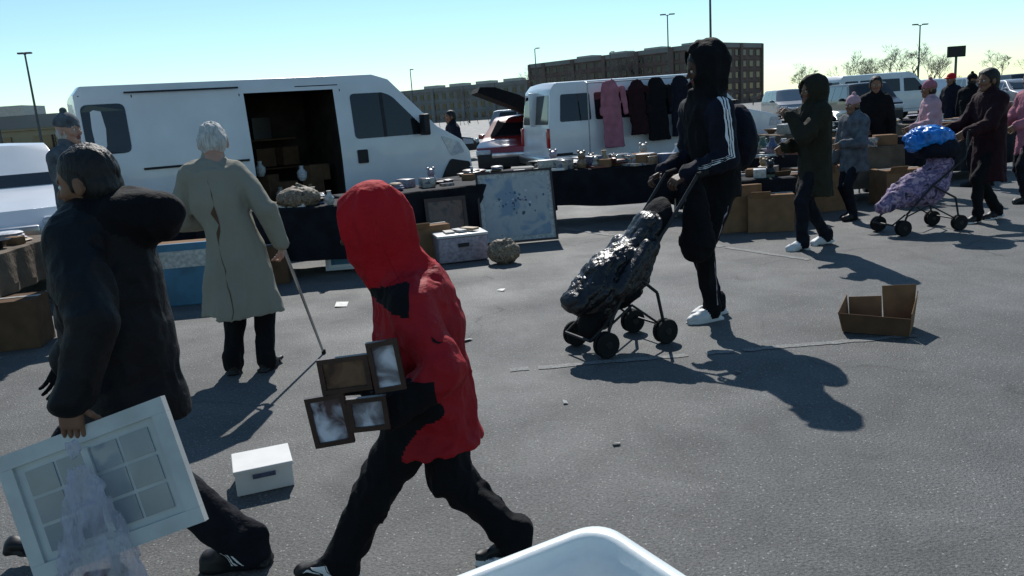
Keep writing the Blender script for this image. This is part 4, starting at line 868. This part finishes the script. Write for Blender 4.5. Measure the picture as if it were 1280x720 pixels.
sm,sb,shd,SW,spp=figure('person_in_tracksuit',(1.54,5.80,0),yw,1.90,hipz=1.0,lean=.10,headf=.015,headz=1.80,heads=1.02,shz=1.515,bulk=.034,hem=.90,hemr=.185,
  anL=(.12,.07,.09),anR=(-.02,-.07,.09),handL=(.36,.17,1.10),handR=(.34,-.17,1.10),poleL=(-1,.4,-.4),poleR=(-1,-.4,-.4),hood=True,hoods=1.12,headpitch=.25,headyaw=-.35,
  mats=['black_cloth','black_cloth','shoe_white','shoe_white','navy_cloth','navy_cloth','black_cloth','navy_cloth'],vox=.010,fold=.020,fz=.6,armr=1.1,skin='skin_dark',style='short',legr=.98,seed=3.,
  hcL=dict(d=(.8,0,-.3),n=(.2,-.3,-1),curl=.9,side=-1),hcR=dict(d=(.8,0,-.3),n=(.2,.3,-1),curl=.9,side=1),
  extra=[lambda W,s,sho,pel,hc: E(W(-.17,0,1.30),(.13,.17,.24),7,.02,R=np.stack([W(1,0,0),W(0,1,0),V(0,0,1)],1))])
w_,d_,sd_,el,shj=shd[0]; out=SW(.15,1,.25)
for k in(-1,0,1):
    ac=SW(1,0,.45)*.024*k
    ribbon('sleeve_stripe',sb,[shj+out*.02+SW(0,.0,.07)+ac, shj+out*.12+ac,(shj+el)/2+out*.12+ac,el+out*.12+ac,(el+w_)/2+SW(.0,.14,.05)+SW(.2,0,1)*.022*k,w_-d_*.03+SW(0,.12,.04)+SW(.2,0,1)*.018*k],.015,nrm(SW(1,0,.2)) ,'white_cloth',sm,.005)
ribbon('trouser_stripe',sb,[SW(.04,.25,.85),SW(.09,.25,.5),SW(.11,.22,.13)],.014,SW(1,0,0),'goods8',sm,.004)
def stroller(name,front,rear,wdt,handles,frame_m='black_plastic',sc_=1.):
    front=V(*front,0);rear=V(*rear,0);f=nrm(front-rear);l=V(-f[1],f[0],0);U=V(0,0,1);root=empty(name,(0,0,0));a=Acc();R=.085*sc_
    hp=handles
    for sg in(-1,1):
        s_=l*sg*wdt/2
        for o_ in(front,rear):
            for tw in(-.022,.022):
                c=o_+s_+l*tw+U*R;a.lathe(c-l*.014,[(R*.7,0),(R*.95,0),(R,.006),(R,.022),(R*.95,.028),(R*.7,.028)],'rubber',axis=l,n=20)
                a.lathe(c-l*.012,[(R*.72,0),(R*.72,.024),(R*.3,.026),(R*.25,.03),(.001,.03)],'shoe_black',axis=l,n=16)
            a.tube(o_+s_-l*.03+U*R,o_+s_+l*.03+U*R,.008,.008,'steel',8)
        a.path([front+s_+U*R,front+s_-f*.03+U*(R*2.2),front+s_-f*.05+U*.22*sc_],.011,frame_m)
        h_=V(*hp)+l*sg*wdt*.45
        a.path([front+s_*.9-f*.05+U*.22*sc_,(front+rear)/2+s_*.9+U*.50*sc_,rear+s_*.9-f*.05+U*.78*sc_,h_],.012,frame_m)
        a.path([rear+s_+U*R,rear+s_+f*.06+U*.36*sc_,(front+rear)/2+s_*.9+U*.52*sc_],.011,frame_m)
        a.path([rear+s_+U*(R+.02),(front+rear)/2+s_*.8+U*.30*sc_,front+s_*.9-f*.05+U*.20*sc_],.008,frame_m)
        a.path([h_,h_-f*.09+U*.015],.019,'rubber',10)
        a.path([front+s_*.8-f*.05+U*.22*sc_,front+s_*.8+f*.10+U*.12*sc_],.009,frame_m)
    a.tube(front-l*wdt*.4+f*.10+U*.12*sc_,front+l*wdt*.4+f*.10+U*.12*sc_,.01,.01,frame_m,8);a.tube(rear-l*wdt/2+U*R*1.4,rear+l*wdt/2+U*R*1.4,.009,.009,frame_m,8)
    a.obj('frame',root,True)
    return root,f,l,(front+rear)/2
root,f_,l_,mid=stroller('stroller',(.50,5.14),(.93,5.37),.36,(1.215,5.52,1.10))
U=V(0,0,1)
blob('seat',[C(mid-f_*.02+U*.36,mid+f_*.16+U*.38,.15,.14,0,.05,fl=(U,.35)),C(mid-f_*.04+U*.38,mid-f_*.34+U*.84,.15,.14,0,.05,fl=(nrm(f_+U*.6),.35)),C(mid+f_*.18+U*.36,mid+f_*.26+U*.18,.13,.11,0,.04,fl=(f_,.35))],.010,['black_cloth'],root,folds(.012))
# quilted coat thrown over the seat: slim wedge, high at the backrest, sloping to the foot rest
qp=[C(mid-f_*.02+U*.44,mid+f_*.18+U*.42,.125,.12,0,.05,fl=(l_,1.25)),C(mid-f_*.10+U*.50,mid-f_*.27+U*.79,.115,.085,0,.05,fl=(l_,1.35)),C(mid+f_*.20+U*.42,mid+f_*.35+U*.36,.105,.075,0,.05,fl=(l_,1.3)),C(mid+f_*.16+U*.36,mid+f_*.16+U*.22,.09,.07,0,.05,fl=(l_,1.4)),C(mid-f_*.05+U*.60,mid+f_*.16+U*.54,.09,.07,0,.04,fl=(l_,1.4)),
    C(mid-f_*.15+l_*.15+U*.66,mid+f_*.12+l_*.17+U*.42,.055,.045,0,.012),C(mid-f_*.15-l_*.15+U*.66,mid+f_*.14-l_*.19+U*.40,.055,.045,0,.012)]
def quilt(P):
    f32=f_.astype(np.float32);a_=(P@f32)*.75+P[:,2]*.65
    return -.013*np.sqrt(np.abs(np.sin(a_/.062*math.pi+1.0*vnoise(P,.16,2))))+.006-.012*np.abs(vnoise(P,.07,5))-.006*np.abs(vnoise(P,.03,8))
blob('quilted_coat',qp,.0075,['black_nylon'],root,quilt)
blob('hanging_bag',[C((1.30,5.45,.98),(1.30,5.47,.62),.07,.13,0,.04,fl=(V(.5,.8,0)/.943,.6)),C((1.26,5.5,1.08),(1.30,5.45,.95),.015,.02,0,.03)],.010,['black_cloth'],root,folds(.02,.08))
figure('person_in_parka',(3.19,8.25,0),math.radians(188),1.72,lean=.02,bulk=.05,hem=.55,hemr=.225,hood=True,hoods=1.08,anL=(.17,.09,.085),anR=(-.18,-.08,.10),ptR=.15,handL=(.30,.06,1.36),poleL=(-.3,.6,-1),handR=(.26,-.14,1.05),
  mats=['olive','jeans','shoe_white','shoe_white','olive','olive','olive'],vox=.014,hvox=.009,handvox=.006,fold=.028,fz=.5,skin='skin_mid',seed=11.,legr=1.05)
figure('woman_in_long_coat',(5.50,9.10,0),math.radians(186),1.70,lean=.03,bulk=.04,hem=.46,hemr=.22,anL=(.16,.08,.085),anR=(-.20,-.08,.10),ptR=.2,handL=(.42,.18,1.04),handR=(.42,-.18,1.04),
  mats=['maroon','black_cloth','shoe_black','shoe_white','maroon','maroon','maroon'],vox=.014,hvox=.009,handvox=.006,fold=.028,fz=.5,skin='skin_mid',style='long',seed=12.,legr=1.)
r2,f2,l2,mid2=stroller('stroller',(4.22,8.72),(4.90,8.85),.42,(5.05,9.0,1.05))
pr=[C(mid2-f2*.1+U*.45,mid2+f2*.22+U*.42,.17,.14,0,.06),C(mid2-f2*.18+U*.5,mid2-f2*.24+U*.72,.15,.13,0,.06),C(mid2+f2*.25+U*.42,mid2+f2*.44+U*.30,.11,.08,0,.05),C(mid2-f2*.1+U*.58,mid2+f2*.16+U*.54,.13,.08,0,.05)]
blob('blanket',pr,.012,['blanket'],r2,folds(.035,.08,off=5))
blob('canopy',[E(mid2-f2*.20+U*.88,(.24,.21,.15),0,.03,R=np.stack([f2,l2,U],1),cl=[(mid2+U*.80,-U)]),C(mid2-f2*.32+U*.86,mid2-f2*.3+U*.6,.1,.08,0,.05)],.014,['navy_cloth'],r2,folds(.015))
blob('blue_plastic_bag',[E(mid2-f2*.10+U*1.02,(.24,.2,.12),0,.05,R=np.stack([f2,l2,U],1)),C(mid2-f2*.25+U*.98,mid2-f2*.4+U*.90,.1,.05,0,.06),E(mid2+f2*.1+U*.98,(.1,.12,.1),0,.05)],.012,['blue_plastic'],r2,folds(.05,.08,off=9))
W1=['grey_jacket','jeans','shoe_black','shoe_black','grey_jacket','grey_jacket','grey_jacket']
figure('child_in_grey_coat',(4.32,9.9,0),math.radians(200),1.5,bulk=.04,hem=.6,hemr=.21,mats=W1,vox=.016,hvox=.010,handvox=.007,style='beanie',hatmat='pale_pink',skin='skin_mid',seed=2.,anL=(.08,.08,.085),anR=(-.05,-.08,.085),handL=(.3,.12,.95))
def gen(x,y,yaw,H,m,**k):
    kk=dict(bulk=.04,hem=.62,fold=.025,vox=.018,hvox=.011,handvox=.008,mats=[m,'jeans','shoe_black','shoe_black',m,m,m],style='short',anL=(.10,.09,.085),anR=(-.08,-.09,.085));kk.update(k)
    figure('shopper',(x,y,0),math.radians(yaw),H,**kk)
gen(6.15,11.6,170,1.62,'pale_pink',style='beanie',hatmat='pink',seed=5.,handL=(.3,.2,1.0))
gen(5.75,12.5,250,1.74,'black_cloth',style='full',seed=6.,handR=(.3,-.15,1.0))
gen(7.3,12.2,140,1.72,'maroon',style='long',seed=7.)
gen(6.75,10.3,185,1.66,'pink',style='long',seed=14.,handL=(.35,.2,1.0),handR=(.35,-.15,1.05))
gen(9.7,17.5,200,1.75,'navy_cloth',style='cap',hatmat='red_hood',seed=8.,vox=.022,hvox=.014,handvox=.01)
gen(9.0,15.6,30,1.70,'black_cloth',style='beanie',hatmat='black_cloth',seed=3.,vox=.022,hvox=.014,handvox=.01)
gen(12.4,18.5,190,1.72,'grey_jacket',style='long',seed=4.,vox=.022,hvox=.014,handvox=.01)
gen(-.9,15.6,200,1.70,'navy_cloth',style='short',seed=15.,vox=.022,hvox=.014,handvox=.01)
figure('person_in_grey_jacket',(-3.85,7.25,0),math.radians(-10),1.84,bulk=.035,hem=.8,mats=W1,vox=.015,hvox=.009,handvox=.006,style='beanie',hatmat='grey_jacket',skin='skin_light',hair='hair_white',seed=9.,handL=(.35,.12,1.1),handR=(.32,-.1,1.1))
figure('vendor',(-6.2,9.6,0),math.radians(-60),1.7,bulk=.04,hem=.7,mats=['black_cloth','jeans','shoe_black','shoe_black','black_cloth','black_cloth','black_cloth'],vox=.018,hvox=.011,handvox=.008,style='cap',hatmat='black_cloth',seed=10.)
